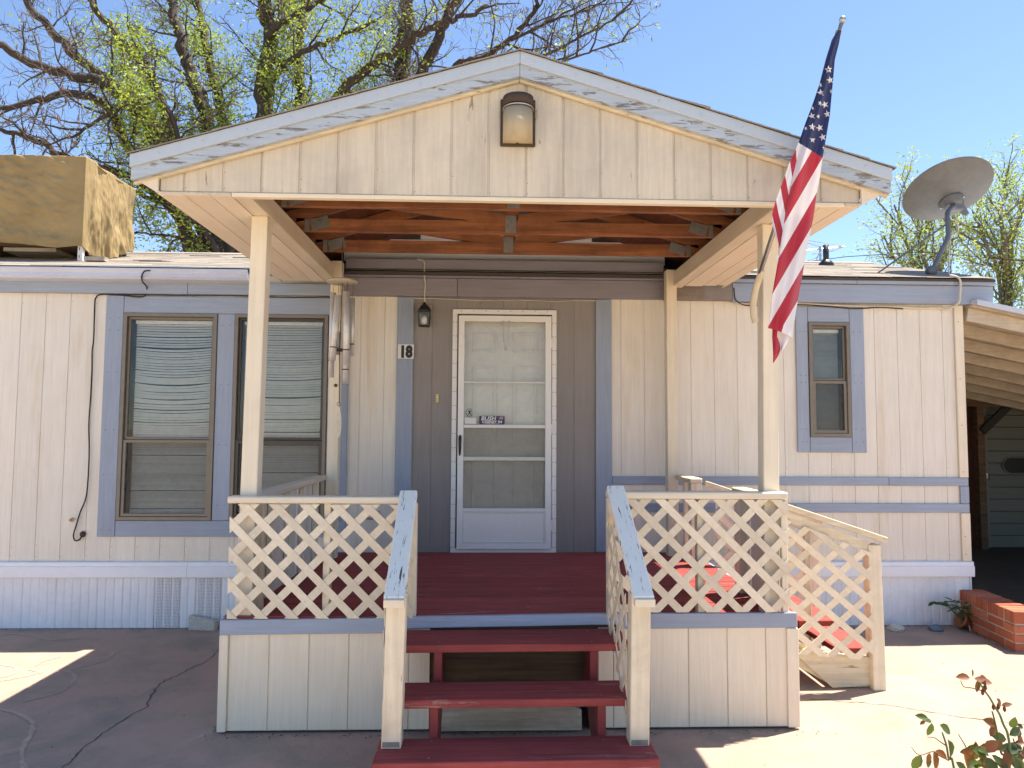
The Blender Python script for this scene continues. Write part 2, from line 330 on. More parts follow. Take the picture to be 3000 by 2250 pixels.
def ring(name, x0, x1, z0, z1, wd, y0, y1, mat, parent):
    b = MB(); o = [(x0, z0), (x1, z0), (x1, z1), (x0, z1)]; i = [(x0+wd, z0+wd), (x1-wd, z0+wd), (x1-wd, z1-wd), (x0+wd, z1-wd)]
    vs = [(x, y, z) for y in (y0, y1) for q in (o, i) for x, z in q]; fs = []
    for k in range(4):
        n = (k+1) % 4; fs += [(k, n, 4+n, 4+k), (8+k, 12+k, 12+n, 8+n), (k, 8+k, 8+n, n), (4+k, 4+n, 12+n, 12+k)]
    return b.add(vs, fs).build(name, mat, parent, bev=.0025)

# ================================================================== setting
b = MB(); b.add([(-400, -400, -.02), (400, -400, -.02), (400, 900, -.02), (-400, 900, -.02)], [(0, 1, 2, 3)])
tag(b.build('ground', M['earth'], origin=(0, 0, -.02)), kind='structure')
b = MB(); b.box(-11, 12, -14, -4.6, -.13, -.012)  # pale slab added behind the camera to bounce light onto the facade
M['bounce_slab'] = paint('pale_bounce_concrete', (.50, .43, .33), None, 40, .15, .2, .8, None, .9, .3, .004, 0)
tag(b.build('bounce_slab', M['bounce_slab'], origin=(0, -9, 0)), kind='structure')
b = MB(); b.box(-11, 12, -4.6, 8, -.12, 0)
patio = tag(b.build('patio', M['concrete'], origin=(0, 0, 0)), kind='structure')
def ribbon(name, pts, wid, mat, z=.003, jag=0., n=1):
    P = []
    for i in range(len(pts)-1):
        a, c = pts[i], pts[i+1]
        for k in range(n): P.append(a.lerp(c, k/n))
    P.append(pts[-1]); b = MB(); V = []
    for i, p in enumerate(P):
        t = (P[min(i+1, len(P)-1)]-P[max(i-1, 0)]); s = Vector((-t.y, t.x, 0)).normalized()
        q = p+s*random.uniform(-jag, jag); h = wid*random.uniform(.35, 1.15)/2
        V += [(q.x+s.x*h, q.y+s.y*h, z), (q.x-s.x*h, q.y-s.y*h, z)]
    b.add(V, [(2*i, 2*i+1, 2*i+3, 2*i+2) for i in range(len(P)-1)])
    return b.build(name, mat, patio)
M['crackdark'] = plain('crack_dark_line', (.07, .055, .045), .95)  # dark colour of the crack lines
M['chalk'] = paint('old_chalk', (.46, .36, .27), None, 60, .3, .3, 5, (.34, .24, .17), .95, 0)
def gp(l): return [atz(x, y) for x, y in l]
ribbon('crack', gp([(180, 2252), (215, 2220), (290, 2155), (345, 2120), (430, 2070), (452, 2025), (462, 2005), (505, 1985), (560, 1958), (600, 1940), (640, 1905)]), .009, M['crackdark'], .002, .012, 7)
ribbon('crack', gp([(640, 1905), (668, 1880), (690, 1862)]), .006, M['crackdark'], .002, .008, 5)
ribbon('crack', gp([(2370, 2048), (2480, 2056), (2600, 2067), (2640, 2072), (2700, 2083), (2830, 2103), (3010, 2124)]), .006, M['crackdark'], .002, .010, 8)
def smooth(pts, n=6):
    out = []
    for i in range(len(pts)-1):
        p0, p1, p2, p3 = pts[max(i-1, 0)], pts[i], pts[i+1], pts[min(i+2, len(pts)-1)]
        for k in range(n):
            t = k/n; out.append(.5*((2*p1)+(p2-p0)*t+(2*p0-5*p1+4*p2-p3)*t*t+(3*p1-p0-3*p2+p3)*t**3))
    out.append(pts[-1]); return out
for l in ([(-30, 2072), (40, 2088), (88, 2112), (95, 2140), (68, 2190), (66, 2235), (80, 2262)], [(185, 1965), (215, 1975), (214, 1998), (170, 2030), (70, 2055)],
          [(0, 1947), (45, 1955), (45, 1972), (0, 1985)], [(175, 1925), (110, 1945), (92, 1962), (120, 1970), (60, 1985), (-30, 2000)], [(335, 1908), (310, 1935), (230, 1955)], [(0, 1862), (60, 1858), (150, 1875), (230, 1870)]):
    ribbon('chalk_mark', smooth(gp(l)), .030, M['chalk'], .0025, .004, 1)

# ================================================================== mobile home
home = thing('mobile_home', 'cream mobile home with blue grey trim, white skirting and low shingle roof', 'mobile home', (0, 0, 0))
HX0, HX1 = -7.0, 4.138
GX = [-3.9+.2015*k for k in range(-16, 41)]
ROOF = lambda y: 2.965+(3.575-2.965)*(y+.13)/2.03
holes = [(-3.044, -2.275, .878, 2.595), (-2.125, -1.351, .878, 2.595), (2.765, 3.124, 1.595, 2.581), (-.262, .545, .63, 2.62)]
def hole_split(x0, x1, z0, z1, hs, eps=0):
    """vertical spans left of the rectangle after cutting the holes that overlap it in x"""
    spans = [(z0, z1)]
    for a, c, d, e in hs:
        if min(x1, c)-max(x0, a) > .004:
            ns = []
            for s0, s1 in spans:
                if e <= s0 or d >= s1: ns.append((s0, s1)); continue
                if d-s0 > .02: ns.append((s0, d))
                if s1-e > .02: ns.append((e, s1))
            spans = ns
    return spans
# sheathing behind the boards
wb = MB(); xs = sorted({HX0, HX1-.002}|{h[0] for h in holes}|{h[1] for h in holes})
for a, c in zip(xs, xs[1:]):
    for s0, s1 in hole_split(a, c, .1, 2.93, holes): wb.box(a, c, -.004, .08, s0, s1)
wb.box(HX0, HX1-.002, 3.8, 3.9, .1, 2.93); wb.box(HX1-.1, HX1-.002, .08, 3.8, .1, 2.93); wb.box(HX0, HX0+.1, .08, 3.8, .1, 2.93); wb.box(HX0+.1, HX1-.1, .08, 3.8, .5, .6)
o = wb.build('wall', M['siding'], home, weld=False); o['kind'] = 'structure'
bx('dark_room_sheet', HX0+.1, HX1-.1, .9, .95, .6, 2.93, M['dark'], home)  # near-black sheet standing in for the unlit room behind the windows
# grooved siding boards, one by one
for a, c in zip(GX, GX[1:]):
    if a < -4.6: continue
    c = min(c, HX1-.004); gw = random.uniform(.0010, .0019)
    if c-a < .03: continue
    cuts = [a]+[v for v in (-.633, .919) if a+.02 < v < c-.02]+[c]
    for p, q in zip(cuts, cuts[1:]):
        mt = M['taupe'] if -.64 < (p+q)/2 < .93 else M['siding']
        sub = [p]+sorted(v for h in holes for v in (h[0], h[1]) if p+.006 < v < q-.006)+[q]
        for u, v in zip(sub, sub[1:]):
            for s0, s1 in hole_split(u, v, .54, 2.78, holes):
                bx('siding_board', u+(gw if u == p else 0), v-(gw if v == q else 0), -.0090, -.0045, s0, s1, mt, home, .0015)
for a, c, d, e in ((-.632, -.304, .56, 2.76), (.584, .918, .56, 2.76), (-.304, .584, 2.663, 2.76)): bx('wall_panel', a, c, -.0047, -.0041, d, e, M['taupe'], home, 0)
def tb(x0, x1, z0, z1, mat='blue_z', y=-.030, name='trim_board'): return bx(name, x0, x1, y, -.012, z0, z1, M[mat], home, .003)
# left window surround
tb(-3.196, -3.052, .743, 2.742); tb(-3.049, -1.172, 2.598, 2.740, 'blue_x'); tb(-3.049, -1.172, .744, .874, 'blue_x'); tb(-2.270, -2.130, .877, 2.595); tb(-1.346, -1.175, .877, 2.595)
# strips beside the door
tb(-.772, -.634, .62, 2.757); tb(.919, 1.055, .62, 2.757)
# right window surround
tb(2.655, 2.758, 1.461, 2.718); tb(3.128, 3.252, 1.459, 2.716); tb(2.761, 3.125, 2.585, 2.717, 'blue_x'); tb(2.761, 3.125, 1.460, 1.592, 'blue_x')
# belts and corner
tb(1.058, 2.40, 1.181, 1.252, 'blue_x'); tb(2.402, 3.436, 1.180, 1.251, 'blue_x'); tb(3.439, 4.134, 1.179, 1.249, 'blue_x'); tb(1.058, 2.62, .951, 1.026, 'blue_x'); tb(2.622, 4.136, .951, 1.027, 'blue_x')
tb(4.060, 4.137, 1.252, 2.745, 'cream_z'); tb(4.062, 4.137, 1.030, 1.177); tb(4.062, 4.140, .545, .948, 'cream_z')
# nails heads on trims
nb = MB()
for (x, z) in [(x, z) for x in (-3.16, -3.09) for z in (.80, 1.25, 1.62, 2.1, 2.45, 2.55)]+[(x, z) for x in (-2.23, -2.17) for z in (1.0, 1.5, 2.0, 2.5)]+[(x, z) for x in (2.69, 2.73, 3.16, 3.22) for z in (1.55, 1.66, 2.06, 2.12, 2.5)]+[(4.09, z) for z in (.6, .75, 1.3, 1.7, 2.1, 2.6)]:
    nb.box(x-.0035, x+.0035, -.0312, -.030, z-.0035, z+.0035)
for i, x in enumerate(GX):
    if -4.5 < x < 4.0 and not -.9 < x < 1.2:
        for z in (.585, 1.32 if x > 1.2 else .66, 2.68): z += random.uniform(-.012, .012); nb.box(x+.010, x+.0145, -.0098, -.0088, z, z+.0045)
nb.build('nail_heads', plain('rusty_nail', (.15, .11, .10), .7), home, kind='stuff')
# fascia, gutter, flashing
bx('fascia_board', -7.0, -2.52, -.062, -.013, 2.756, 2.855, M['blue_x'], home); bx('fascia_board', -2.517, -1.30, -.062, -.013, 2.757, 2.857, M['blue_x'], home)
bx('fascia_board', -1.297, -.266, -.064, -.013, 2.762, 2.917, M['greyviolet'], home); bx('fascia_board', -.263, 1.50, -.064, -.013, 2.762, 2.917, M['greyviolet'], home)
bx('fascia_board', -1.297, .262, -.078, -.013, 2.920, 2.962, M['greyviolet'], home); bx('fascia_board', .265, 1.50, -.078, -.013, 2.920, 2.962, M['greyviolet'], home)
bx('header_board', -1.20, 1.49, -.105, -.05, 2.982, 3.068, M['greyviolet'], home)
M['brownfascia'] = paint('bare_fascia_wood', (.22, .175, .13), 'x', 40, .25, .3, 3, (.30, .31, .36), .75, .5, .004)
bx('fascia_board', 1.503, 2.085, -.085, -.013, 2.757, 2.905, M['brownfascia'], home); bx('fascia_board', 2.088, 4.372, -.085, -.013, 2.748, 2.905, M['blue_x'], home)
for a, c in ((1.70, 3.158), (3.161, 4.015), (4.018, 4.376)): bx('drip_edge', a, c, -.112, -.02, 2.908, 2.961, M['blue_x'], home)
bx('drip_edge', -7, -3.53, -.10, -.02, 2.925, 2.978, M['metalblue'], home); bx('drip_edge', -3.527, -1.6, -.102, -.02, 2.925, 2.980, M['flash'], home)
gp_ = [(-.065, .845), (-.165, .855), (-.19, .875), (-.185, .90), (-.205, .925), (-.205, .938), (-.198, .938), (-.196, .925), (-.176, .90), (-.18, .878), (-.16, .862), (-.072, .852), (-.072, .93), (-.065, .93)]
g = MB().prism([(-7, y, 2+z) for y, z in gp_], (5.02, 0, 0)).build('gutter', M['gutter'], home)
# roof
rf = MB(); RX0, RX1 = -7.3, 4.372
rf.prism([(RX0, -.12, 2.958), (RX0, 1.9, 3.565), (RX0, 3.93, 2.958), (RX0, 3.93, 2.935), (RX0, -.12, 2.935)], (RX1-RX0, 0, 0)); roof = rf.build('roof', M['shingledark'], home)
sh = MB(); nrow = 17; L = math.hypot(2.03, .61)
for r in range(nrow):
    t0, t1 = r/nrow, (r+1.12)/nrow; x = RX0+(.15 if r % 2 else 0)
    while x < RX1:
        wd = random.uniform(.26, .34); x1 = min(x+wd, RX1+random.uniform(-.004, .008)); up_ = random.uniform(.002, .0055)+(.008 if random.random() < .05 else 0)
        def pt(t, h): y = -.14+2.04*t; return (y, 2.962+.613*t+h)
        y0, z0 = pt(t0+random.uniform(-.004, .004), up_); y1, z1 = pt(min(t1, 1.0), .001)
        sh.add([(x, y0, z0), (x1-.004, y0, z0), (x1-.004, y1, z1), (x, y1, z1), (x, y0, z0-up_*.8), (x1-.004, y0, z0-up_*.8)], [(0, 1, 2, 3), (4, 5, 1, 0), (4, 0, 3), (5, 2, 1)]); x += wd
sh.build('shingles', M['shingle'], roof, kind='stuff')
rb = MB(); rb.prism([(RX0, 1.78, 3.548), (RX0, 1.9, 3.592), (RX0, 2.02, 3.548), (RX0, 2.02, 3.535), (RX0, 1.9, 3.575), (RX0, 1.78, 3.535)], (RX1-RX0, 0, 0)); rb.build('ridge_cap', M['shingle'], roof)
# skirting
def skirt(x0, x1, mat, wide=False):
    b = MB(); P = []; x = x0; n = max(2, round((x1-x0)/.068)); st = (x1-x0)/n
    for k in range(n):
        a = x0+k*st; P += [(a, -.006), (a+.010, -.006), (a+.018, -.0105), (a+st-.008, -.0105)]
    P.append((x1-.001, -.006)); V = [(x, y, z) for z in (.004, .43) for x, y in P]; n = len(P)
    b.add(V, [(i, i+1, n+i+1, n+i) for i in range(n-1)]); b.box(x0, x1-.002, -.004, .0, .004, .43); return b.build('skirting_panel', mat, home)
def mk_perf():
    m, nt, p, g = base('perforated_vinyl'); L = nt.links.new
    sx = N(nt, 'ShaderNodeSeparateXYZ'); L(g, sx.inputs[0]); vo = N(nt, 'ShaderNodeTexVoronoi'); vo.inputs['Scale'].default_value = 85; vo.inputs['Randomness'].default_value = .15; L(g, vo.inputs['Vector'])
    L(mix(nt, ramp(nt, vo.outputs['Distance'], .30, .40), (.30, .29, .29), (.74, .745, .77)), p.inputs['Base Color']); p.inputs['Roughness'].default_value = .5; return m
M['perf'] = mk_perf()
xs = [-4.9, -4.5, -4.15, -3.78, -3.51, -3.18, -2.975, -2.72]
for a, c in zip(xs, xs[1:]): skirt(a, c, M['skirt'])
skirt(-2.718, -2.513, M['perf']); skirt(-2.511, -2.386, M['skirt']); skirt(-2.384, -2.18, M['perf'])
xs = [-2.178, -1.8, -1.4, -1.0, -.6, -.2, .2, .6, 1.0, 1.4, 1.8, 2.17, 2.55, 2.93, 3.28, 3.645, 4.0, 4.13]
for a, c in zip(xs, xs[1:]): skirt(a, c, M['skirt'])
for a, c in ((-7, -2.45), (-2.448, 1.2), (1.202, 4.148)):
    bp = [(-.012, .414), (-.046, .414), (-.050, .42), (-.050, .502), (-.040, .508), (-.040, .534), (-.030, .541), (-.012, .541)]
    MB().prism([(a, y, z) for y, z in bp], (c-a, 0, 0)).build('skirting_band', M['white'], home)
bx('skirting_end', 4.128, 4.140, -.02, 3.8, .0, .53, M['skirt'], home)

# windows
def window(x0, x1, z0, z1, zm, outer, inner):
    w_ = ring('window', x0, x1, z0, z1, .030, -.040, .03, outer, home)
    ring('sash', x0+.031, x1-.031, zm-.012, z1-.031, .020, -.012, .012, inner, w_); ring('sash', x0+.031, x1-.031, z0+.031, zm-.014, .026, -.028, -.004, inner, w_)
    bx('pane', x0+.050, x1-.050, -.002, .001, zm+.007, z1-.05, M['glass'], w_, 0); bx('pane', x0+.056, x1-.056, -.012, -.009, z0+.055, zm-.04, M['glass'], w_, 0)
    bx('screen', x0+.056, x1-.056, -.0240, -.0235, z0+.055, zm-.04, M['screen'], w_, 0); return w_
window(-3.046, -2.273, .877, 2.597, 1.553, M['bronze2'], M['bronze2']); window(-2.127, -1.349, .877, 2.597, 1.553, M['bronze2'], M['bronze']); window(2.763, 3.122, 1.593, 2.583, 2.09, M['bronze2'], M['bronze2'])
M['blindg'] = plain('grey_blind_slat', (.30, .305, .295), .6)
def blind(x0, x1, z0, z1, label, sag, seed, pit=.0205, mt='blindw'):
    t = thing('window_blind', label, 'blind', ((x0+x1)/2, .05, z0), 'blinds hanging inside the windows'); rnd = random.Random(seed)
    bx('headrail', x0, x1, .035, .06, z1-.03, z1, M['blindw'], t); b = MB(); z = z1-.04; gap = 0
    while z > z0+.02:
        fz = (z1-z)/(z1-z0); sg = sag*math.sin(min(1, fz*1.6)*math.pi)*(.6+.4*rnd.random()); tl = rnd.uniform(-.0015, .0015); nseg = 10; ang = R(49+rnd.uniform(-4, 4)); hw = .0125
        xl = x0+.008; xr = x1-.008
        def f(u, v): x = xl+(xr-xl)*u; s = -sg*4*u*(1-u)+tl*(u-.5); return (x, .047+(v-.5)*2*hw*math.cos(ang), z+s+(v-.5)*2*hw*math.sin(ang)-.0035*(1-(2*v-1)**2)*0)
        b.grid(f, nseg, 1); z -= pit*(1+ (.35 if rnd.random() < .07*abs(sag)*50 else 0))
    b.build('slats', M[mt], t, kind='stuff'); bx('bottom_rail', x0+.005, x1-.005, .037, .058, z0, z0+.018, M['blindw'], t)
blind(-2.98, -2.335, .92, 2.545, 'bowed white blind in window at the far left', .030, 1); blind(-2.07, -1.41, .92, 2.545, 'sagging white blind in window behind the tall porch post', .018, 2); blind(2.83, 3.06, 1.64, 2.53, 'closed blind in narrow window right of the flag', .002, 3, .017, 'blindg')

# doors
door = bx('front_door', -.225, .51, .028, .055, .64, 2.60, M['innerdoor'], home)
for x0, x1, z0, z1 in ((-.13, .075, 2.30, 2.47), (.215, .42, 2.30, 2.47), (-.13, .075, 1.55, 2.18), (.215, .42, 1.55, 2.18), (-.13, .075, .78, 1.42), (.215, .42, .78, 1.42)):
    ring('door_panel', x0, x1, z0, z1, .022, .018, .0285, M['innerdoor'], door)
fr = ring('door_frame', -.302, .582, .612, 2.660, .040, -.034, .02, M['door'], home)
nb = MB()
for x in (-.292, -.270, .552, .574):
    z = .66
    while z < 2.62: nb.box(x-.003, x+.003, -.0352, -.034, z-.003, z+.003); z += .118
for k in range(8): x = -.23+k*.105; nb.box(x-.003, x+.003, -.0352, -.034, 2.642, 2.648)
nb.build('screws', M['black'], fr, kind='stuff')
sd = ring('storm_door', -.250, .536, .648, 2.603, .050, -.062, -.036, M['door'], home)
bx('crossbar', -.199, .485, -.058, -.040, 2.032, 2.044, M['door'], sd); bx('crossbar', -.199, .485, -.060, -.038, 1.652, 1.680, M['door'], sd); bx('crossbar', -.199, .485, -.056, -.040, 1.380, 1.411, M['innerdoor'], sd); bx('crossbar', -.199, .485, -.060, -.038, .955, .985, M['door'], sd)
bx('pane', -.199, .485, -.047, -.045, 2.045, 2.552, M['doorglass'], sd, 0); bx('pane', -.199, .485, -.047, -.045, 1.682, 2.031, M['doorglass'], sd, 0); bx('pane', -.199, .485, -.046, -.044, .986, 1.65, M['doorglass'], sd, 0)
bx('screen', -.199, .485, -.0535, -.053, .986, 1.379, M['screen'], sd, 0); bx('screen', -.199, .485, -.0535, -.053, 1.412, 1.651, M['screen'], sd, 0)
ring('kick_panel', -.199, .485, .70, .953, .010, -.057, -.044, M['door'], sd); bx('kick_plate', -.199, .485, -.050, -.045, .70, .953, M['door'], sd)
hd = MB(); hd.tube([(-.228, -.066, 1.585), (-.228, -.090, 1.57), (-.228, -.096, 1.53), (-.229, -.088, 1.44), (-.231, -.070, 1.425)], [.011, .013, .013, .009, .006], 8); hd.build('handle', M['black'], sd, True)
bx('hinge', .535, .548, -.060, -.040, 2.33, 2.42, M['door'], sd); bx('hinge', .535, .548, -.060, -.040, 1.60, 1.69, M['door'], sd); bx('hinge', .535, .548, -.060, -.040, .80, .89, M['door'], sd)
ch = MB(); pts = [Vector((.127, -.068, 2.55)), Vector((.130, -.068, 2.42)), Vector((.150, -.068, 2.315)), Vector((.168, -.068, 2.42)), Vector((.176, -.068, 2.55))]
pp = smooth(pts, 8)
for i, p in enumerate(pp):
    d = (pp[min(i+1, len(pp)-1)]-pp[max(i-1, 0)]).normalized(); s_ = Vector((0, 1, 0)) if i % 2 else d.cross(Vector((0, 1, 0)))
    ch.tube([p+d*.011*math.cos(a)+s_*.0045*math.sin(a) for a in [2*math.pi*k/8 for k in range(9)]], .0016, 4, False)
ch.build('safety_chain', M['steel'], sd, kind='stuff'); bx('chain_bracket', .113, .128, -.075, -.062, 2.515, 2.552, M['steel'], sd)

# stickers and fittings on the front
st = thing('bumper_sticker', 'navy election bumper sticker on storm door glass', 'sticker', (.036, -.048, 1.682))
SY = -.0485
pts = []; x0, x1, z0, z1, rr = -.070, .144, 1.6825, 1.7535, .007
for cx, cz, a0 in ((x1-rr, z0+rr, -90), (x1-rr, z1-rr, 0), (x0+rr, z1-rr, 90), (x0+rr, z0+rr, 180)):
    for k in range(4): a = R(a0+30*k); pts.append((cx+rr*math.cos(a), SY, cz+rr*math.sin(a)))
MB().prism(pts, (0, .0008, 0)).build('backing', M['navy'], st)
text('lettering', 'BUSH', .047, M['label'], st, (.0065, SY-.0009, 1.7175), .0013, .18, sx=1.08); text('lettering', "CHENEY '04", .030, M['label'], st, (.037, SY-.0009, 1.6935), .0010, .18, sx=1.06); text('lettering', 'georgewbush.com', .0125, M['label'], st, (.037, SY-.0009, 1.6855), .0001, 0, sx=1.25)
for k in range(4):
    z = 1.722+k*.0068; MB().prism([(.096+.002*k, SY-.0008, z), (.116+.002*k, SY-.0008, z+.0015), (.130+.0015*k, SY-.0008, z-.0006), (.130+.0015*k, SY-.0008, z+.003), (.116+.002*k, SY-.0008, z+.0052), (.096+.002*k, SY-.0008, z+.0036)], (0, .0006, 0)).build('flag_stripe', M['stickred'] if k % 2 == 0 else M['label'], st)
MB().prism([(.080, SY-.0009, 1.733), (.094, SY-.0009, 1.733), (.098, SY-.0009, 1.7465), (.084, SY-.0009, 1.7465)], (0, .0006, 0)).build('flag_canton', plain('dusty_blue_print', (.10, .10, .18), .5), st)
o = MB().box(-.191, -.094, SY, SY+.0006, 1.686, 1.737).build('paper_sticker', M['label']); tag(o, 'small blank white sticker in corner of storm door glass', 'sticker')
em = thing('decal', 'round black line emblem decal on storm door glass', 'decal', (-.152, SY, 1.75))
b = MB(); b.tube([(-.152+.031*math.cos(R(a)), SY, 1.781+.031*math.sin(R(a))) for a in range(45, 316, 15)], .0022, 6); b.build('ring_mark', M['ink'], em)
b = MB(); b.prism([(x, SY-.0005, z) for x, z in ((-.166, 1.797), (-.136, 1.797), (-.138, 1.790), (-.145, 1.786), (-.145, 1.776), (-.134, 1.764), (-.138, 1.760), (-.151, 1.771), (-.164, 1.760), (-.168, 1.764), (-.157, 1.776), (-.157, 1.786), (-.164, 1.790))], (0, .0008, 0)); b.build('symbol', M['ink'], em)
pl = thing('house_number', 'white plaque with black house number 18 beside the door', 'house number', (-.694, -.031, 2.233))
bx('plaque', -.761, -.627, -.036, -.0305, 2.233, 2.354, M['label'], pl, .001)
text('lettering', '18', .132, M['ink'], pl, (-.694, -.0366, 2.247), .0085, sx=.82)
bl = thing('doorbell', 'small brass doorbell button on taupe wall by the door', 'doorbell', (-.426, -.013, 1.864))
bx('plate', -.441, -.411, -.020, -.012, 1.864, 1.939, M['brass'], bl, .002); MB().lathe([(.009, 0), (.009, .004), (.006, .006)], 12, Matrix.Translation((-.426, -.019, 1.908)) @ Matrix.Rotation(R(90), 4, 'X')).build('button', M['label'], bl, True)
ol = thing('wall_outlet', 'grey electrical outlet low on wall behind the lattice', 'outlet', (-.948, -.012, .88))
bx('cover', -1.003, -.894, -.024, -.012, .885, .957, M['steel'], ol); bx('socket', -.985, -.955, -.028, -.0235, .905, .94, M['label'], ol); bx('socket', -.942, -.912, -.028, -.0235, .905, .94, M['label'], ol)

# lantern by the door
ln = thing('porch_lantern', 'small black coach lantern on wall beside the door', 'wall lamp', (-.537, -.02, 2.5))
bx('back_plate', -.595, -.480, -.022, -.0125, 2.62, 2.70, M['knotty'], ln); bx('mount', -.560, -.514, -.045, -.021, 2.54, 2.69, M['black'], ln)
MB().lathe([(.055, 0), (.060, .006), (.052, .03), (.036, .056), (.016, .070), (.010, .085), (.004, .092)], 16, Matrix.Translation((-.537, -.105, 2.612))).build('hood', M['black'], ln, True)
MB().tube([(-.537, -.04, 2.675), (-.537, -.075, 2.705), (-.537, -.105, 2.70)], .006, 8).build('arm', M['black'], ln)
for sx_ in (-1, 1):
    for sy_ in (-1, 1): MB().bar((-.537+sx_*.048, -.105+sy_*.048, 2.614), (-.537+sx_*.040, -.105+sy_*.040, 2.505), .007, .007, (1, 0, 0)).build('corner_bar', M['black'], ln)
bx('base', -.583, -.491, -.151, -.059, 2.497, 2.507, M['black'], ln)
b = MB(); b.add([(-.537+sx_*q, -.105+sy_*q, z) for z, q in ((2.508, .039), (2.612, .046)) for sx_, sy_ in ((-1, -1), (1, -1), (1, 1), (-1, 1))], [(i, (i+1) % 4, 4+(i+1) % 4, 4+i) for i in range(4)]); b.build('lantern_glass', M['glass'], ln)
MB().lathe([(.010, 0), (.022, .02), (.024, .05), (.014, .075)], 12, Matrix.Translation((-.537, -.105, 2.512))).build('bulb', M['label'], ln, True)

# cables
def cable(name, pts, r, mat, label, n=6, sm=4): return tag(MB().tube(smooth([Vector(p) for p in pts], sm), r, n).build(name, mat, None, True), label, 'cable')
def fp(l, y): return [at(px, py, y) for px, py in l]
C4 = lambda l: [(x/2.212, 700+y/2.212) for x, y in l]
cb = fp(C4([(975, 205), (940, 208), (920, 235)]), -.21)+fp(C4([(922, 275)]), -.14)+fp(C4([(950, 310), (930, 350), (895, 370), (760, 358), (640, 353), (605, 375), (596, 420), (590, 640), (580, 720), (578, 850), (570, 1020), (558, 1200), (560, 1400), (543, 1659)]), -.075)
cb = cb[:5]+[Vector((p.x, -.035 if p.z < 2.76 else -.07, p.z)) for p in cb[5:]]+[Vector(p) for p in ((-3.332, -.035, .944), (-3.361, -.035, .832), (-3.378, -.035, .757), (-3.362, -.035, .713), (-3.325, -.035, .725), (-3.314, -.03, .759))]
cable('black_cable', cb, .006, M['cord'], 'black cable running down the cream wall from the gutter')
hb = thing('hose_bibb', 'small outdoor tap fitting on cream wall near hanging cable end', 'tap', (-3.40, -.012, .86))
MB().lathe([(.016, 0), (.016, .006), (.009, .008), (.009, .035)], 10, Matrix.Translation((-3.405, -.012, .879)) @ Matrix.Rotation(R(90), 4, 'X')).build('flange', M['brass'], hb, True); MB().bar((-3.40, -.04, .879), (-3.365, -.045, .884), .008, .006, (0, 0, 1)).build('lever', M['brass'], hb)
o = MB().lathe([(.022, 0), (.026, .008), (.018, .018), (.010, .026)], 10, Matrix.Translation((-3.312, -.012, .762)) @ Matrix.Rotation(R(90), 4, 'X')).build('cable_boot', M['brown'], None, True); tag(o, 'round brown wall plug where the black cable enters', 'plug')
cable('lamp_cable', [(-.60, -.11, 3.066), (-.545, -.112, 3.05), (-.540, -.112, 2.98), (-.543, -.085, 2.93), (-.535, -.07, 2.86), (-.540, -.07, 2.78), (-.537, -.07, 2.74), (-.537, -.06, 2.70)], .006, M['wire'], 'pale cable dropping from the header to the lantern')
cable('eave_cable', [(-.70, -.022, 2.752), (-.4, -.025, 2.749), (-.05, -.025, 2.738), (.25, -.025, 2.746), (.55, -.025, 2.738), (.75, -.025, 2.746), (1.0, -.022, 2.748)], .004, M['wire'], 'thin white cable stapled under the fascia above the door')
cable('tan_cable', [(-3.1, -.035, 2.752), (-2.6, -.035, 2.748), (-2.2, -.035, 2.752), (-1.7, -.035, 2.744), (-1.3, -.035, 2.75)], .004, M['cord'], 'thin dark cable under the fascia above the paired windows')
C6 = lambda l: [(2000+x/2.212, 700+y/2.212) for x, y in l]
k = fp(C6([(1720, 240), (1770, 255), (1785, 290), (1782, 360), (1772, 420), (1740, 447), (1685, 438), (1560, 440), (1450, 432), (1300, 428), (1100, 425), (900, 415), (760, 410), (600, 405), (440, 412), (350, 400)]), -.10)
k = [p+Vector((0, -.03, 0)) if i < 5 else Vector((p.x, -.03, p.z)) for i, p in enumerate(k)]
cable('dish_cable', k, .010, M['wire'], 'thick white cable from the dish running under the right fascia')
k = fp(C6([(1450, 440), (1300, 430), (1150, 438), (1000, 428), (850, 415), (700, 412), (450, 418), (370, 408), (340, 380), (332, 310)]), -.09)
cable('thin_black_cable', [Vector((p.x, -.04 if i < 7 else -.09, p.z-.01)) for i, p in enumerate(k)], .005, M['cord'], 'thin black cable below the right fascia beside the flag')
# ================================================================== porch roof
pr = thing('porch_roof', 'gabled porch roof with cream board gable on tall square posts', 'porch roof', (.155, -1.2, 0))
XL, XR, XP = -1.83, 2.125, .155                       # eave ends and peak
ZE, ZP = 3.03, 3.622                                  # top of rake at eave and peak
GY = -2.35
def rz(x): return ZP-(ZP-ZE)*((XP-x)/(XP-XL) if x < XP else (x-XP)/(XR-XP))
# gable boards
gxs = [-1.713]+[-1.713+.128+.1975*k for k in range(19)]; gxs = [x for x in gxs if x < 1.90]+[1.99]
for a, c in zip(gxs, gxs[1:]):
    a2, c2 = a+.0055, c-.0055; top = lambda x: rz(x)-.135
    poly = [(a2, 2.868), (c2, 2.868), (c2, top(c2))]+([(XP, top(XP))] if a2 < XP < c2 else [])+[(a2, top(a2))]
    MB().prism([(x, GY-.006, z) for x, z in poly], (0, .0055, 0)).build('gable_board', M['gable'], pr, bev=.002)
MB().prism([(x, GY, z) for x, z in ((-1.71, 2.86), (1.988, 2.86), (1.988, rz(1.988)-.06), (XP, rz(XP)-.06), (-1.71, rz(-1.71)-.06))], (0, .035, 0)).build('gable_sheathing', M['gable'], pr)
bx('gable_drip_board', -1.34, 1.90, GY-.013, GY+.03, 2.842, 2.864, M['cream_x'], pr); bx('gable_drip_board', -1.714, -1.343, GY-.012, GY+.03, 2.846, 2.864, M['gable'], pr); bx('gable_drip_board', 1.903, 1.99, GY-.012, GY+.03, 2.846, 2.864, M['gable'], pr)
nb = MB()
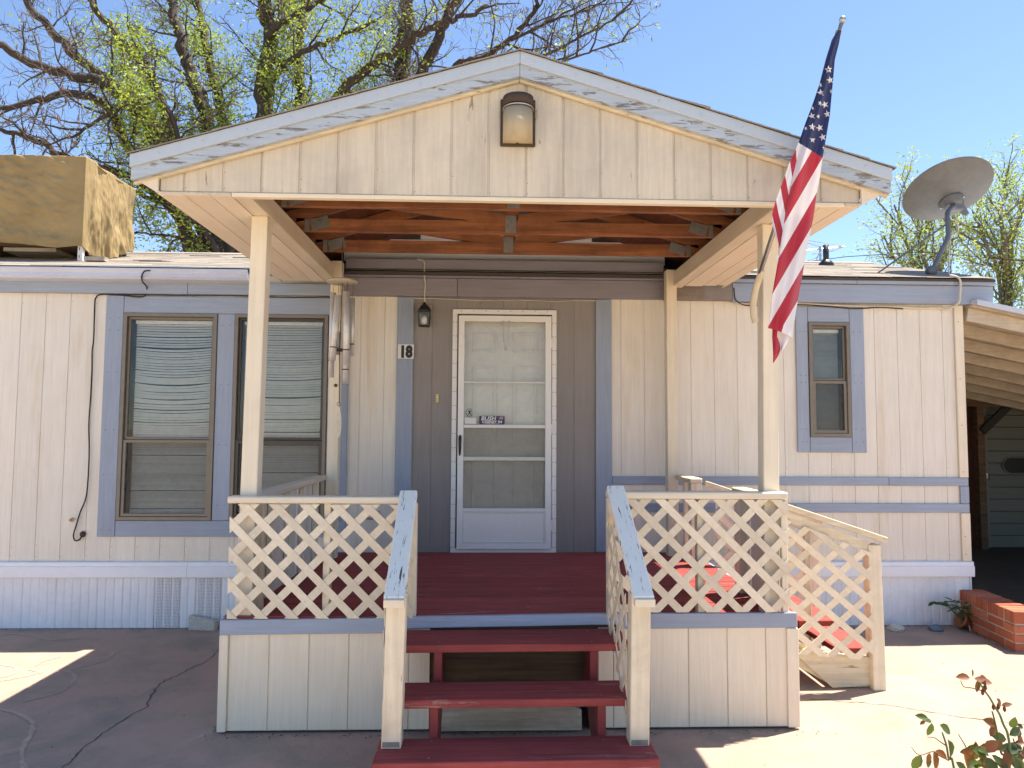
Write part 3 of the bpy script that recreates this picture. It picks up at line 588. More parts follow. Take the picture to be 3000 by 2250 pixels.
for i, x in enumerate(gxs[1:-1]):
    for z in (2.885, 2.94+.03*((i*7) % 3))[:1+i % 2]: nb.box(x+.007, x+.0105, GY-.0068, GY-.005, z, z+.0035)
nb.build('nail_heads', M['brown'], pr, kind='stuff')
# rakes: metal drip strip over peeling board, pale inner strip
for s, xe in ((-1, XL), (1, XR)):
    def q(h0, h1, y0, y1, name, mat, x_in=0., xe_=0.):
        x0, x1 = xe+xe_*s, XP+.0008*s
        MB().prism([(x0, y0, rz(xe)-h0-(rz(xe)-rz(x0))*0), (x1, y0, rz(XP)-h0), (x1, y0, rz(XP)-h1), (x0, y0, rz(xe)-h1)], (0, y1-y0, 0)).build(name, M[mat], pr, bev=.002)
    q(0, .066, -2.435, -2.418, 'drip_strip', 'metalblue'); q(.060, .128, -2.4175, -2.385, 'rake_board', 'peel'); q(.075, .140, -2.3845, -2.361, 'rake_backer', 'oldcream_x')
    r_ = MB()
    for k in range(9):
        x = XP+(xe-XP)*(k+.35)/9; r_.lathe([(.006, 0), (.006, .003), (.003, .004)], 8, Matrix.Translation((x, -2.435, rz(x)-.036)) @ Matrix.Rotation(R(90), 4, 'X'))
    r_.build('rivets', M['metalblue'], pr, kind='stuff')
    # roof sheathing + shingles
    x0, x1 = xe-.005*s, XP; n = Vector((rz(x1+.1*s)-rz(x1), 0, -.1*s)).normalized()*(-1 if s < 0 else 1)
    MB().prism([(x0, -2.41, rz(xe)-.058), (x1, -2.41, ZP-.058), (x1, -2.41, ZP-.004), (x0, -2.41, rz(xe)-.004)], (0, 2.75, 0)).build('roof_sheathing', M['roofdeck'], pr)
    sm = MB(); nr = 14
    for r in range(nr):
        y = -2.445-random.uniform(0, .006)
        while y < .55:
            wd = random.uniform(.28, .34); f0, f1 = r/nr, min(1, (r+1.1)/nr)
            xa = xe+.014*s+(XP-xe)*f0; xb = xe+(XP-xe)*f1; h = random.uniform(.005, .010)+(.008 if random.random() < .08 else 0)
            za, zb = rz(xa)+h, rz(xb)+.004
            sm.add([(xa, y, za), (xa, y+wd-.004, za), (xb, y+wd-.004, zb), (xb, y, zb), (xa, y, za-h), (xa, y+wd-.004, za-h), (xb, y, zb-.006)], [(0, 1, 2, 3), (4, 5, 1, 0), (4, 0, 3, 6)]); y += wd
    sm.build('shingles', M['shingle'], pr, kind='stuff')
    # eave board and soffit
    sx0, sx1 = (-1.71, -1.342) if s < 0 else (1.637, 1.985)
    o_ = sx0 if s < 0 else sx1
    MB().prism([(xe-.03*s, GY-.03, ZE-.112), (o_, GY-.012, 2.846), (o_-.012*s, GY-.012, 2.856), (xe-.045*s, GY-.03, ZE-.10)], (0, 2.22, 0)).build('eave_board', M['soffit'], pr)
    MB().prism([(xe-.02*s, GY-.028, ZE-.118), (o_, GY-.028, 2.850), (o_, GY-.028, rz(o_)-.120)], (0, .016, 0)).build('eave_return', M['soffit'], pr)
    ws = [sx0, sx0+(.13 if s < 0 else .15), sx0+.26, sx1]
    for j, (a, c) in enumerate(zip(ws, ws[1:])):
        yb = -.22+(.10*(2-j if s < 0 else j)-.02)*-.25
        MB().prism([(a+.002, GY-.008, 2.8455), (c-.002, GY-.008, 2.8455), (c-.002, yb, 2.8455), ((a+c)/2, yb+.004, 2.8455), (a+.002, yb-.004, 2.8455)], (0, 0, .010)).build('soffit_board', M['soffit'], pr, bev=.0015)
    bxx = (-1.340, -1.250) if s < 0 else (1.545, 1.635)
    bx('beam', bxx[0], bxx[1], -2.34, -.14, 2.846, 2.966, M['cream_y'], pr, .004)
    # front post, slightly out of plumb
    pb, pt = ((-1.374, -1.347) if s < 0 else (1.563, 1.590))
    b = MB(); b.add([(x+d, y, z) for z, x in ((.60, pb), (2.845, pt)) for d, y in ((0, -2.02), (.090, -2.02), (.090, -1.93), (0, -1.93))], [(3, 2, 1, 0), (4, 5, 6, 7)]+[(i, (i+1) % 4, 4+(i+1) % 4, 4+i) for i in range(4)]); b.build('post', M['cream_z'], pr, bev=.004)
    rx = -1.278 if s < 0 else 1.484
    bx('post', rx, rx+.087, -.21 if s > 0 else -.30, -.122 if s > 0 else -.212, .60, 3.0 if s < 0 else 2.985, M['cream_z'], pr, .004)
# trusses
def truss(y, back=False):
    t = MB().bar((-1.30, y, 3.012), (1.60, y, 3.012), .089, .038, (0, 0, 1)).build('truss', M['truss'], pr, bev=.002)
    for xe, s in ((XL+.06, -1), (XR-.06, 1)):
        MB().bar((xe, y, rz(xe)-.118), (XP+.02*s, y, ZP-.118), .089, .038, (0, 0, 1)).build('top_chord', M['truss'], t)
        xm = XP+(xe-XP)*.48; MB().bar((XP+.03*s, y, 3.06), (xm, y, rz(xm)-.16), .080, .036, (0, 0, 1)).build('web', M['truss'], t)
        px = -1.225 if s < 0 else 1.52; d = Vector((-s*.955, 0, .28)); c_ = Vector((px-s*.085, y-.0205, 3.022))
        MB().bar(c_-d*.062, c_+d*.062, .078, .002, (0, 0, 1)).build('nail_plate', M['plate'], t); MB().bar((px, y-.024, 2.962), (px, y-.024, 3.05), .030, .004, (1, 0, 0)).build('hanger', M['plate'], t)
    bx('king_post', XP-.045, XP+.045, y-.018, y+.018, 3.0575, ZP-.155, M['truss'], t); bx('nail_plate', XP-.045, XP+.03, y-.0225, y-.0195, 2.975, 3.095, M['plate'], t)
for y in (-1.80, -1.262, -.722): truss(y)
# closure boards above the house eave
for z0, z1 in ((3.072, 3.17), (3.173, 3.27), (3.273, 3.37), (3.373, 3.50)):
    xl = XP-(ZP-.03-z1)/(ZP-ZE)*(XP-XL); xr = XP+(ZP-.03-z1)/(ZP-ZE)*(XR-XP)
    bx('closure_board', max(xl, -1.24), min(xr, 1.53), .02, .035, z0, z1, M['white'], pr)

# ================================================================== porch deck
dk = thing('porch_deck', 'dark red porch deck on cream board skirting with blue rim', 'deck', (.15, -1.05, 0))
y = -2.04; n = 14; bw = (2.04-.02)/n
for k in range(n):
    b = MB(); y0, y1 = y+k*bw+.003, y+(k+1)*bw-.004; P = [(y0, .58)]; ng = 6
    for g_ in range(ng):
        a = y0+(y1-y0)*g_/ng; c = y0+(y1-y0)*(g_+1)/ng; P += [(a+.001, .617), (c-.006, .617), (c-.0055, .608), (c-.001, .608)]
    P += [(y1, .617), (y1, .58)]
    x0, x1 = -1.42+random.uniform(-.004, .004), 1.72
    b.prism([(x0, yy, zz) for yy, zz in P], (x1-x0, 0, 0)); b.build('deck_board', M['deck'], dk)
MB().prism([(-1.438, -2.066, .524), (-.442, -2.066, .532), (-.442, -2.066, .613), (-1.438, -2.066, .604)], (0, .022, 0)).build('rim_board', M['blue_x'], dk, bev=.003)
MB().prism([(.742, -2.064, .548), (1.730, -2.064, .552), (1.730, -2.064, .634), (.742, -2.064, .631)], (0, .022, 0)).build('rim_board', M['blue_x'], dk, bev=.003)
MB().prism([(-.440, -2.071, .557), (.740, -2.071, .575), (.740, -2.071, .634), (-.06, -2.071, .622), (-.440, -2.071, .618)], (0, .030, 0)).build('rim_board', M['deckblue'], dk, bev=.003)
bx('rim_board', 1.722, 1.742, -2.04, -.03, .53, .614, M['blue_x'], dk); bx('rim_board', -1.44, -1.422, -2.04, -.03, .53, .614, M['blue_x'], dk)
def skb(x0, x1, ax='x', yy=-2.05):
    bx('skirt_board', x0, x1, yy, yy+.007, .015, .55, M['skirtcream'], dk, .002)
for x0, x1 in [(-1.39+.2155*k+.003, -1.39+.2155*(k+1)-.003) for k in range(4)]+[(-.525, -.42), (-.414, -.305), (.62, .70), (.706, .90), (.906, 1.118), (1.124, 1.335), (1.341, 1.552), (1.558, 1.69)]: skb(x0, x1)
bx('corner_trim', -1.440, -1.393, -2.062, -2.04, .012, .523, M['skirtcream'], dk); bx('corner_trim', 1.672, 1.738, -2.062, -2.04, .012, .548, M['skirtcream'], dk)
for k in range(9):
    bx('skirt_board', -1.44, -1.428, -2.03+k*.222, -2.03+k*.222+.218, .015, .55, M['skirtcream'], dk); bx('skirt_board', 1.728, 1.74, -2.03+k*.222, -2.03+k*.222+.218, .015, .55, M['skirtcream'], dk)
bx('skirt_backing', -1.42, -.31, -2.043, -2.036, .012, .55, M['skirtcream'], dk, 0); bx('skirt_backing', .62, 1.72, -2.043, -2.036, .012, .55, M['skirtcream'], dk, 0)
bx('joist', -1.42, 1.72, -2.035, -1.997, .43, .578, M['rawwood'], dk); bx('joist', -1.42, 1.72, -1.50, -1.462, .43, .578, M['rawwood'], dk)
for x in (-.335, .57): bx('support_post', x, x+.07, -2.035, -1.95, .0, .43, M['rawwood'], dk)
bx('plank_and_dark_fill', -.40, .68, -1.93, -1.89, .20, .56, M['rawwood'], dk); bx('plank_and_dark_fill', -.40, .68, -1.45, -1.41, .0, .26, M['dark'], dk)  # lower board is near black, standing in for the darkness under the deck
o = MB().prism([(-.255, -2.075, .012), (.525, -2.075, .012), (.525, -2.075, .12), (.30, -2.075, .200), (-.05, -2.075, .225), (-.255, -2.075, .222)], (0, .030, 0)).build('scrap_plank', M['greywood'], None, bev=.003); tag(o, 'weathered grey plank with a knot lying under the front steps', 'plank')

# ================================================================== lattice and railings
def clip(poly, a, c, keep):
    out = []; n = len(poly)
    for i in range(n):
        p, q = poly[i], poly[(i+1) % n]; fp_, fq = a*p[0]+c*p[1]-keep, a*q[0]+c*q[1]-keep
        if fp_ <= 0: out.append(p)
        if (fp_ < 0) != (fq < 0): t = fp_/(fp_-fq); out.append((p[0]+(q[0]-p[0])*t, p[1]+(q[1]-p[1])*t))
    return out
def area(p): return abs(sum(p[i][0]*p[(i+1) % len(p)][1]-p[(i+1) % len(p)][0]*p[i][1] for i in range(len(p))))/2
def lattice(poly, to3, nrm, parent, mat, pitch=.1165, wd=.042, ph=(0, 0), th=.0042, ang=45):
    """diagonal strips clipped to a convex outline; each strip is its own part"""
    nrm = Vector(nrm)
    for fam, s in ((0, 1), (1, -1)):
        ca, sa = math.cos(R(ang))*s, math.sin(R(ang))
        ds = [p[0]*ca+p[1]*sa for p in poly]; k0 = math.floor((min(ds)-ph[fam])/pitch)-1; k1 = math.ceil((max(ds)-ph[fam])/pitch)+1
        for k in range(k0, k1+1):
            d = ph[fam]+k*pitch+random.uniform(-.0025, .0025); pl_ = clip(clip(poly, ca, sa, d+wd/2), -ca, -sa, -(d-wd/2))
            if len(pl_) < 3 or area(pl_) < .0007: continue
            pl_ = [q for i, q in enumerate(pl_) if (Vector(q)-Vector(pl_[i-1])).length > 1e-4]
            if len(pl_) < 3: continue
            MB().prism([Vector(to3(*q))+nrm*(th*1.05*fam) for q in pl_], nrm*th).build('lattice_slat', mat, parent)
# front left and right panels
fl = thing('lattice_railing', 'cream lattice railing on the porch front, below the wind chime', 'railing', (-.95, -2.05, .61), 'porch railing sections')
bx('cap_rail', -1.412, -.395, -2.085, -1.99, 1.232, 1.269, M['cream_x'], fl, .006)
lattice([(-1.40, .612), (-.40, .612), (-.40, 1.226), (-1.40, 1.226)], lambda x, z: (x, -2.072, z), (0, 1, 0), fl, M['lattice'], ph=(.043, .020))
bx('stud', -.897, -.858, -2.045, -1.99, .617, 1.231, M['oldcream_z'], fl); bx('stud', -1.30, -1.26, -1.925, -1.885, .617, 1.231, M['oldcream_z'], fl)
bx('end_post', -.43, -.385, -2.058, -2.0, .617, 1.231, M['cream_z'], fl)
frt = thing('lattice_railing', 'cream lattice railing on the porch front, below the flag', 'railing', (1.2, -2.05, .63), 'porch railing sections')
bx('cap_rail', .672, 1.684, -2.085, -1.99, 1.262, 1.300, M['cream_x'], frt, .006)
lattice([(.69, .640), (1.690, .640), (1.690, 1.258), (.69, 1.258)], lambda x, z: (x, -2.072, z), (0, 1, 0), frt, M['lattice'], ph=(.055, .028))
bx('stud', 1.180, 1.219, -2.045, -1.99, .617, 1.261, M['oldcream_z'], frt); bx('end_post', .672, .712, -2.058, -2.0, .617, 1.261, M['cream_z'], frt); bx('stud', 1.655, 1.69, -2.05, -2.02, .617, 1.261, M['cream_z'], frt)
# left side: boards
ls = thing('board_railing', 'cream board railing along the porch side under the blinds', 'railing', (-1.36, -1.1, .6), 'porch railing sections')
bx('cap_rail', -1.365, -1.275, -1.925, -.305, 1.232, 1.270, M['cream_y'], ls, .006)
for k in range(8):
    y0 = -1.92+k*.2; bx('side_board', -1.352, -1.338, y0, y0+random.choice((.188, .193, .180)), .61, 1.231, M['siding'], ls)
for yy in (-1.62, -1.25, -.88, -.5): bx('stud', -1.335, -1.297, yy, yy+.04, .617, 1.231, M['cream_z'], ls)
# right side: front piece, back piece
rs = thing('side_railing', 'short cream side railing behind the flag post', 'railing', (1.64, -1.75, .6), 'porch railing sections')
bx('cap_rail', 1.585, 1.675, -1.925, -1.44, 1.240, 1.278, M['oldcream_x'], rs, .006)
for k in range(3): y0 = -1.925+k*.163; bx('side_board', 1.642, 1.656, y0, y0+.150, .617, 1.239, M['siding'], rs)
bx('end_post', 1.60, 1.689, -1.53, -1.441, .617, 1.239, M['oldcream_z'], rs)
rr_ = thing('side_railing', 'short cream side railing stub by the back corner post', 'railing', (1.6, -.4, .6), 'porch railing sections')
bx('cap_rail', 1.545, 1.64, -.64, -.213, 1.24, 1.278, M['oldcream_x'], rr_, .006); bx('end_post', 1.552, 1.636, -.635, -.55, .617, 1.239, M['oldcream_z'], rr_); bx('stud', 1.565, 1.60, -.40, -.36, .617, 1.239, M['cream_z'], rr_)

# ================================================================== front steps
fs = thing('front_steps', 'dark red wooden front steps with cream newels and cracked blue handrails', 'steps', (.15, -2.4, 0))
def tread(x0, x1, y0, y1, z, tilt=0):
    MB().add([(x, yy, z+(tilt*(x-x0)/(x1-x0))-d) for d in (.038, 0) for x, yy in ((x0, y0), (x1, y0), (x1, y1), (x0, y1))], [(3, 2, 1, 0), (4, 5, 6, 7)]+[(i, (i+1) % 4, 4+(i+1) % 4, 4+i) for i in range(4)]).build('tread', M['tread'], fs, bev=.004)
tread(-.465, .735, -2.352, -2.074, .550, .006); tread(-.47, .735, -2.605, -2.362, .372, .006); tread(-.492, .772, -2.825, -2.575, .188, .008)
sc2 = MB()
for z_, ys in ((.5555, (-2.12, -2.31)), (.3775, (-2.40, -2.565)), (.1945, (-2.62, -2.79))):
    for x in (-.243, .555):
        for yy in ys: sc2.lathe([(.005, -.002), (.005, .0006), (.002, .0008)], 8, Matrix.Translation((x+random.uniform(-.01, .01), yy, z_)))
sc2.build('screws', M['plate'], fs, kind='stuff')
for x in (-.262, .535):
    pf = [(-2.085, .30), (-2.085, .511), (-2.325, .511), (-2.325, .333), (-2.575, .333), (-2.575, .149), (-2.79, .149), (-2.79, .0), (-2.48, .0)]
    MB().prism([(x, y_, z_) for y_, z_ in pf], (.040, 0, 0)).build('stringer', M['stringer'], fs, bev=.002)
for x0, xb, xt, nm in ((-.460, -.472, -.459, 0), (.670, .666, .678, 1)):
    b = MB(); zb = .19
    b.add([(x+d, yy, z) for z, x in ((zb, xb), (.878, xt)) for d, yy in ((0, -2.69), (.090, -2.69), (.090, -2.60), (0, -2.60))], [(3, 2, 1, 0), (4, 5, 6, 7)]+[(i, (i+1) % 4, 4+(i+1) % 4, 4+i) for i in range(4)]); b.build('newel_post', M['oldcream_z'], fs, bev=.004)
    bx('post_foot', xb, xb+.09, -2.69, -2.60, .0, .148, M['oldcream_z'], fs); bx('base_bracket', xb+.006, xb+.084, -2.694, -2.69, .199, .222, M['plate'], fs)
    xt2 = xt+.045; xo = -.43 if nm == 0 else .712; z1 = 1.292 if nm == 0 else 1.322
    r1 = MB().bar((xt2, -2.745, .868), (xo, -2.075, z1), .094, .038, (1, 0, 0)).build('handrail', M['crack'], fs, bev=.005)
    bx('rail_end', xt2-.047, xt2+.047, -2.772, -2.735, .840, .876, M['cream_x'], fs)
    xs_ = xt+.012 if nm == 0 else xt+.074
    MB().bar((xs_, -2.60, .90), (xs_, -2.09, 1.225), .038, .020, (0, 0, 1)).build('rail_brace', M['cream_y'], fs)
    off = xt-.008 if nm == 0 else xt-.004
    bx('lattice_stop', off-.002, off+.020, -2.098, -2.076, .62, 1.245, M['cream_z'], fs)
    lattice([(-2.62, .30), (-2.09, .60), (-2.09, 1.21), (-2.62, .87)], lambda u, z, o_=off: (o_-.014, u, z), (1, 0, 0), fs, M['lattice'], ph=(.02, .05))

# ================================================================== side steps
ss = thing('side_steps', 'weathered cream and red side steps with lattice rails right of porch', 'steps', (2.1, -1.0, 0))
bx('tread', 1.76, 2.02, -1.41, -.60, .382, .42, M['tread'], ss, .004); bx('tread', 2.025, 2.30, -1.41, -.60, .380, .418, M['tread'], ss, .004); bx('tread', 2.27, 2.52, -1.41, -.60, .205, .243, M['tread'], ss, .004)
for yy in (-1.43, -.60):
    MB().prism([(1.75, yy, .38), (2.27, yy, .20), (2.53, yy, .10), (2.53, yy, .0), (2.25, yy, .0), (1.75, yy, .27)], (0, .02, 0)).build('stringer', M['oldcream_x'], ss, bev=.003)
MB().prism([(1.95, -1.452, .26), (2.52, -1.452, .19), (2.52, -1.452, .02), (2.22, -1.452, .004), (1.84, -1.452, .34)], (0, .020, 0)).build('skirt_plank', M['oldcream_x'], ss, bev=.003)
for yy, nm in ((-1.455, 0), (-.575, 1)):
    b = MB(); b.add([(x+d, yy+e, z) for z, x in ((.0, 2.465), (.915, 2.452)) for d, e in ((0, -.04), (.082, -.04), (.082, .045), (0, .045))], [(3, 2, 1, 0), (4, 5, 6, 7)]+[(i, (i+1) % 4, 4+(i+1) % 4, 4+i) for i in range(4)]); b.build('newel_post', M['oldcream_z'], ss, bev=.004)
    MB().bar((1.69, yy, 1.235), (2.575, yy, .945), .095, .036, (0, 1, 0)).build('handrail', M['oldcream_x'], ss, bev=.004); MB().bar((1.70, yy-.02, 1.175), (2.46, yy-.02, .90), .060, .020, (0, 0, 1)).build('rail_brace', M['oldcream_x'], ss)
    lattice([(1.745, .42), (1.98, .23), (2.47, .19), (2.47, .865), (1.745, 1.145)], lambda x, z, y_=yy: (x, y_-.047, z), (0, 1, 0), ss, M['lattice'], ph=(.03, .045), ang=50)
    bx('stud', 2.06, 2.095, yy+.01, yy+.045, .42, 1.06, M['oldcream_z'], ss)
# ================================================================== gable lamp
gl_ = thing('gable_lamp', 'large brown wall lamp with yellowed ribbed diffuser on the gable', 'wall lamp', (.147, -2.36, 3.135))
bx('back_plate', .055, .240, -2.376, -2.361, 3.134, 3.388, M['brown'], gl_, .004)
def halfshell(x0, x1, z0, z1, dp, y0=-2.376, n=14, rib=0):
    b = MB(); cx, hw = (x0+x1)/2, (x1-x0)/2; V = []
    for z in (z0, z1):
        for k in range(n+1):
            a = math.pi*k/n; r = 1+(.012*(k % 2) if rib else 0); V.append((cx-hw*math.cos(a)*r, y0-dp*math.sin(a)**.8*r, z))
    m_ = n+1; b.add(V, [(i, i+1, m_+i+1, m_+i) for i in range(n)]+[tuple(range(m_))[::-1], tuple(range(m_, 2*m_))]); return b
halfshell(.068, .226, 3.148, 3.315, .092).build('diffuser', M['frost'], gl_, True); halfshell(.066, .230, 3.334, 3.384, .097).build('hood', M['brown'], gl_, True); halfshell(.069, .227, 3.3155, 3.3335, .095).build('louvre', M['black'], gl_, True); halfshell(.065, .231, 3.321, 3.326, .099).build('chrome_band', M['steel'], gl_, True)
bx('screw_tab', .139, .151, -2.392, -2.376, 3.136, 3.1475, M['brown'], gl_)

# ================================================================== wind chime
wy = -.80
wc = thing('wind_chime', 'tubular metal wind chime hanging from porch truss', 'wind chime', tuple(at(1000, 1285, wy)))
def zc(x, y): return (930+x/2.553, 700+y/2.553)
top = at(1003, 712, -.745); dc = at(1003, 824, wy)
MB().tube([top, at(1003, 790, wy), dc], .004, 6).build('hook_rod', M['steel'], wc); MB().lathe([(.112, -.012), (.115, -.004), (.110, .006), (.02, .012)], 28, Matrix.Translation(dc)).build('top_disc', M['knotty'], wc, True)
for (x0, y0, x1, y1, dy, r) in ((118, 402, 101, 1035, .035, .022), (155, 422, 110, 908, -.05, .024), (218, 395, 213, 940, -.045, .025), (265, 440, 257, 875, .02, .016), (218, 560, 208, 1082, .04, .023), (160, 700, 155, 865, .06, .016)):
    a, c = at(*zc(x0, y0), wy+dy), at(*zc(x1, y1), wy+dy)
    t = MB().tube([a, c], r, 14).build('chime_tube', M['chime'], wc, True); MB().tube([a+Vector((0, 0, .0)), Vector((a.x+.004, a.y, dc.z-.008))], .0015, 4).build('cord', M['cord'], t)
    d = (c-a).normalized(); e = a.lerp(c, .80); MB().tube([e-d*.004, e+d*.004], r*1.03, 14).build('dark_band', M['brown'], t)
k = at(*zc(165, 830), wy); MB().lathe([(.05, -.008), (.052, 0), (.05, .008)], 18, Matrix.Translation(k)).build('striker', M['brown'], wc, True)
MB().tube([dc, k, at(*zc(163, 1225), wy)], .003, 5).build('chain', M['cord'], wc)
s0 = at(*zc(160, 1235), wy); MB().tube([s0+Vector((.013*math.cos(a), 0, .013*math.sin(a))) for a in [math.pi*2*i/12 for i in range(13)]], .002, 5, False).build('ring', M['cord'], wc)
b = MB(); c0, c1 = at(*zc(160, 1250), wy), at(*zc(160, 1492), wy); n = 12
pts = [(c0.lerp(c1, i/n), .019*math.sin(math.pi*i/n)**.7) for i in range(n+1)]
poly = [(p.x-h, p.y, p.z) for p, h in pts]+[(p.x+h, p.y, p.z) for p, h in pts[::-1][1:-1]]
b.prism(poly, (0, .006, 0)).build('wind_sail', M['lattice'], wc)
o = MB().lathe([(.006, 0), (.014, .006), (.012, .014), (.004, .018)], 8, Matrix.Translation((-1.218, -.302, 1.985)) @ Matrix.Rotation(R(90), 4, 'X')).build('hook', M['brown'], None, True); tag(o, 'small rusty hook screwed into back post under wind chime', 'hook')

# ================================================================== flag
PT, PB = at(2466, 66, -2.76), at(2223, 812, -2.11)
fp_ = thing('flagpole', 'slim metal flagpole leaning out from the front post', 'flagpole', tuple(PB))
MB().tube([PB-(PT-PB).normalized()*.10, PB.lerp(PT, .5), PT], [.0125, .0125, .010], 12).build('pole', M['steel'], fp_, True)
b = MB(); [b.lathe([(.001, -.017), (.012, -.013), (.017, 0), (.012, .013), (.001, .017)], 12, Matrix.Translation(PT+(PT-PB).normalized()*.012))]; b.build('finial', M['steel'], fp_, True)
MB().tube([PT-(PT-PB).normalized()*.055, PT-(PT-PB).normalized()*.035], .0145, 10).build('clip', M['brass'], fp_)
pv = [at(2232, 792, -2.125), at(2224, 815, -2.108), at(2213, 850, -2.085), at(2207, 890, -2.07), at(2208, 925, -2.065), at(2214, 944, -2.065)]
o = MB().tube(smooth(pv, 5), .0185, 12).build('flag_holder', M['pvc'], None, True); tag(o, 'bent yellowed plastic pipe holding the flagpole on the post', 'pipe')
LE = [(88, 2455), (116, 2437), (174, 2419), (253, 2399), (315, 2377), (362, 2359), (402, 2345), (449, 2327), (478, 2312), (517, 2299), (554, 2285), (590, 2272), (622, 2263), (640, 2262), (665, 2264), (700, 2276), (725, 2284), (760, 2280), (806, 2272), (867, 2261), (929, 2254), (962, 2250)]
RE = [(88, 2465), (127, 2458), (174, 2446), (242, 2440), (340, 2431), (412, 2419), (461, 2410), (521, 2402), (572, 2392), (640, 2383), (658, 2379), (715, 2368), (771, 2357), (813, 2350), (871, 2339), (950, 2326), (990, 2315)]
FO = [(88, 2455.5), (402, 2345.5), (423, 2348), (470, 2334), (514, 2323), (568, 2312), (621, 2301), (672, 2294), (725, 2285), (726, 2284.2), (760, 2280.2), (806, 2272.2), (867, 2261.2), (929, 2254.2), (962, 2250.2)]
def tab(T, y):
    if y <= T[0][0]: return T[0][1]
    for (a, u), (c, v) in zip(T, T[1:]):
        if y <= c: return u+(v-u)*(y-a)/(c-a)
    return T[-1][1]
flg = thing('flag', 'limp stars and stripes flag draped down its leaning pole', 'flag', tuple(at(2300, 1000, -2.6)))
rows = 90; NL, NR = 6, 16; b = MB(); UV = []; Y0, Y1 = 88., 962.
def fy(py, s): t = (py-Y0)/(Y1-Y0); return -2.765+.16*min(1, t*1.6)+.018*math.sin(s*9+t*5)*min(1, t*3)-.02*math.sin(math.pi*s)*min(1, t*3)
LTAB = lambda y: tab(LE, y) if not (90 < y < 402) else tab(LE, y)
for j in range(rows+1):
    py = Y0+(Y1-Y0)*j/rows; l, r = tab(LE, py), tab(RE, py); f = max(l+.15, tab(FO, py)) if py > 402 else l+.15
    for i in range(NL+1):
        px = l+(f-l)*i/NL; wdt = (f-l)*.00165; y = fy(py, 0)+.05*min(1, (f-l)/40)*(1-i/NL)+.006*math.sin(i*1.3); b.v.append(tuple(at(px, py, y)))
        pf = py+2.6*(f-px); UV.append(((1093+(pf-470)/51.5*73.5)/1000, (py-(423+(px-2348)*.62))/100))
    for i in range(NR+1):
        px = f+(r-f)*i/NR; hem = py+(max(0, (j/rows-.97)/.03)*0); b.v.append(tuple(at(px, py+(28*(i/NR)**1.5 if j == rows else 0), fy(py, i/NR))))
        UV.append(((py+1.72*(px-2000))/1000, (py-(423+(px-2348)*.62))/100))
W_ = NL+NR+2
for j in range(rows):
    for i in range(W_-1): a = j*W_+i; b.f.append((a, a+1, a+W_+1, a+W_))
def mk_flag():
    m, nt, p, g = base('flag_cloth'); L = nt.links.new; uv = N(nt, 'ShaderNodeUVMap'); uv.uv_map = 'flag'; sx = N(nt, 'ShaderNodeSeparateXYZ'); L(uv.outputs[0], sx.inputs[0])
    a = N(nt, 'ShaderNodeMath', operation='SUBTRACT'); L(sx.outputs[0], a.inputs[0]); a.inputs[1].default_value = 1.093-.147*4
    d = N(nt, 'ShaderNodeMath', operation='DIVIDE'); L(a.outputs[0], d.inputs[0]); d.inputs[1].default_value = .147
    fr = N(nt, 'ShaderNodeMath', operation='FRACT'); L(d.outputs[0], fr.inputs[0]); lt = N(nt, 'ShaderNodeMath', operation='LESS_THAN'); L(fr.outputs[0], lt.inputs[0]); lt.inputs[1].default_value = .5
    c = mix(nt, lt.outputs[0], (.74, .71, .73), (.42, .022, .04)); n = N(nt, 'ShaderNodeMath', operation='LESS_THAN'); L(sx.outputs[1], n.inputs[0]); n.inputs[1].default_value = 0
    c = mix(nt, n.outputs[0], c, (.014, .022, .095)); L(c, p.inputs['Base Color']); p.inputs['Roughness'].default_value = .55; p.inputs['Sheen Weight'].default_value = .2
    t = N(nt, 'ShaderNodeBsdfTranslucent'); L(c, t.inputs[0]); mx = N(nt, 'ShaderNodeMixShader'); mx.inputs[0].default_value = .22; out = [n for n in nt.nodes if n.type == 'OUTPUT_MATERIAL'][0]
    L(p.outputs[0], mx.inputs[1]); L(t.outputs[0], mx.inputs[2]); L(mx.outputs[0], out.inputs[0]); bump(nt, p, nz(nt, vmap(nt, g, (1, 1, .35)), 16, 4), .25, .02); return m
M['flag'] = mk_flag()
cl = b.build('cloth', M['flag'], flg, True); me = cl.data; ul = me.uv_layers.new(name='flag')
for lp in me.loops: ul.data[lp.index].uv = UV[lp.vertex_index]
M['flagred'] = plain('flag_red', (.42, .022, .04), .6); M['flagwhite'] = plain('flag_white', (.74, .71, .73), .6)
tl = MB(); TL = [(960, 2263, 2279), (985, 2262, 2277), (1005, 2263, 2284), (1020, 2264, 2287), (1040, 2265, 2282), (1063, 2264.5, 2266)]
tl.grid(lambda u, v: (lambda y: at(tab([(a, l) for a, l, r in TL], y)+(tab([(a, r) for a, l, r in TL], y)-tab([(a, l) for a, l, r in TL], y))*u, y, -2.585+.012*math.sin(u*5+v*4)))(960+103*v), 5, 16).build('tail', M['flagred'], flg, True)
TW = [(966, 2278, 2300), (985, 2278, 2315), (1005, 2285, 2307), (1022, 2288, 2296), (1034, 2286, 2288)]
MB().grid(lambda u, v: (lambda y: at(tab([(a, l) for a, l, r in TW], y)+(tab([(a, r) for a, l, r in TW], y)-tab([(a, l) for a, l, r in TW], y))*u, y, -2.578+.012*math.sin(u*4+v*3)))(966+68*v), 5, 12).build('tail', M['flagwhite'], flg, True)
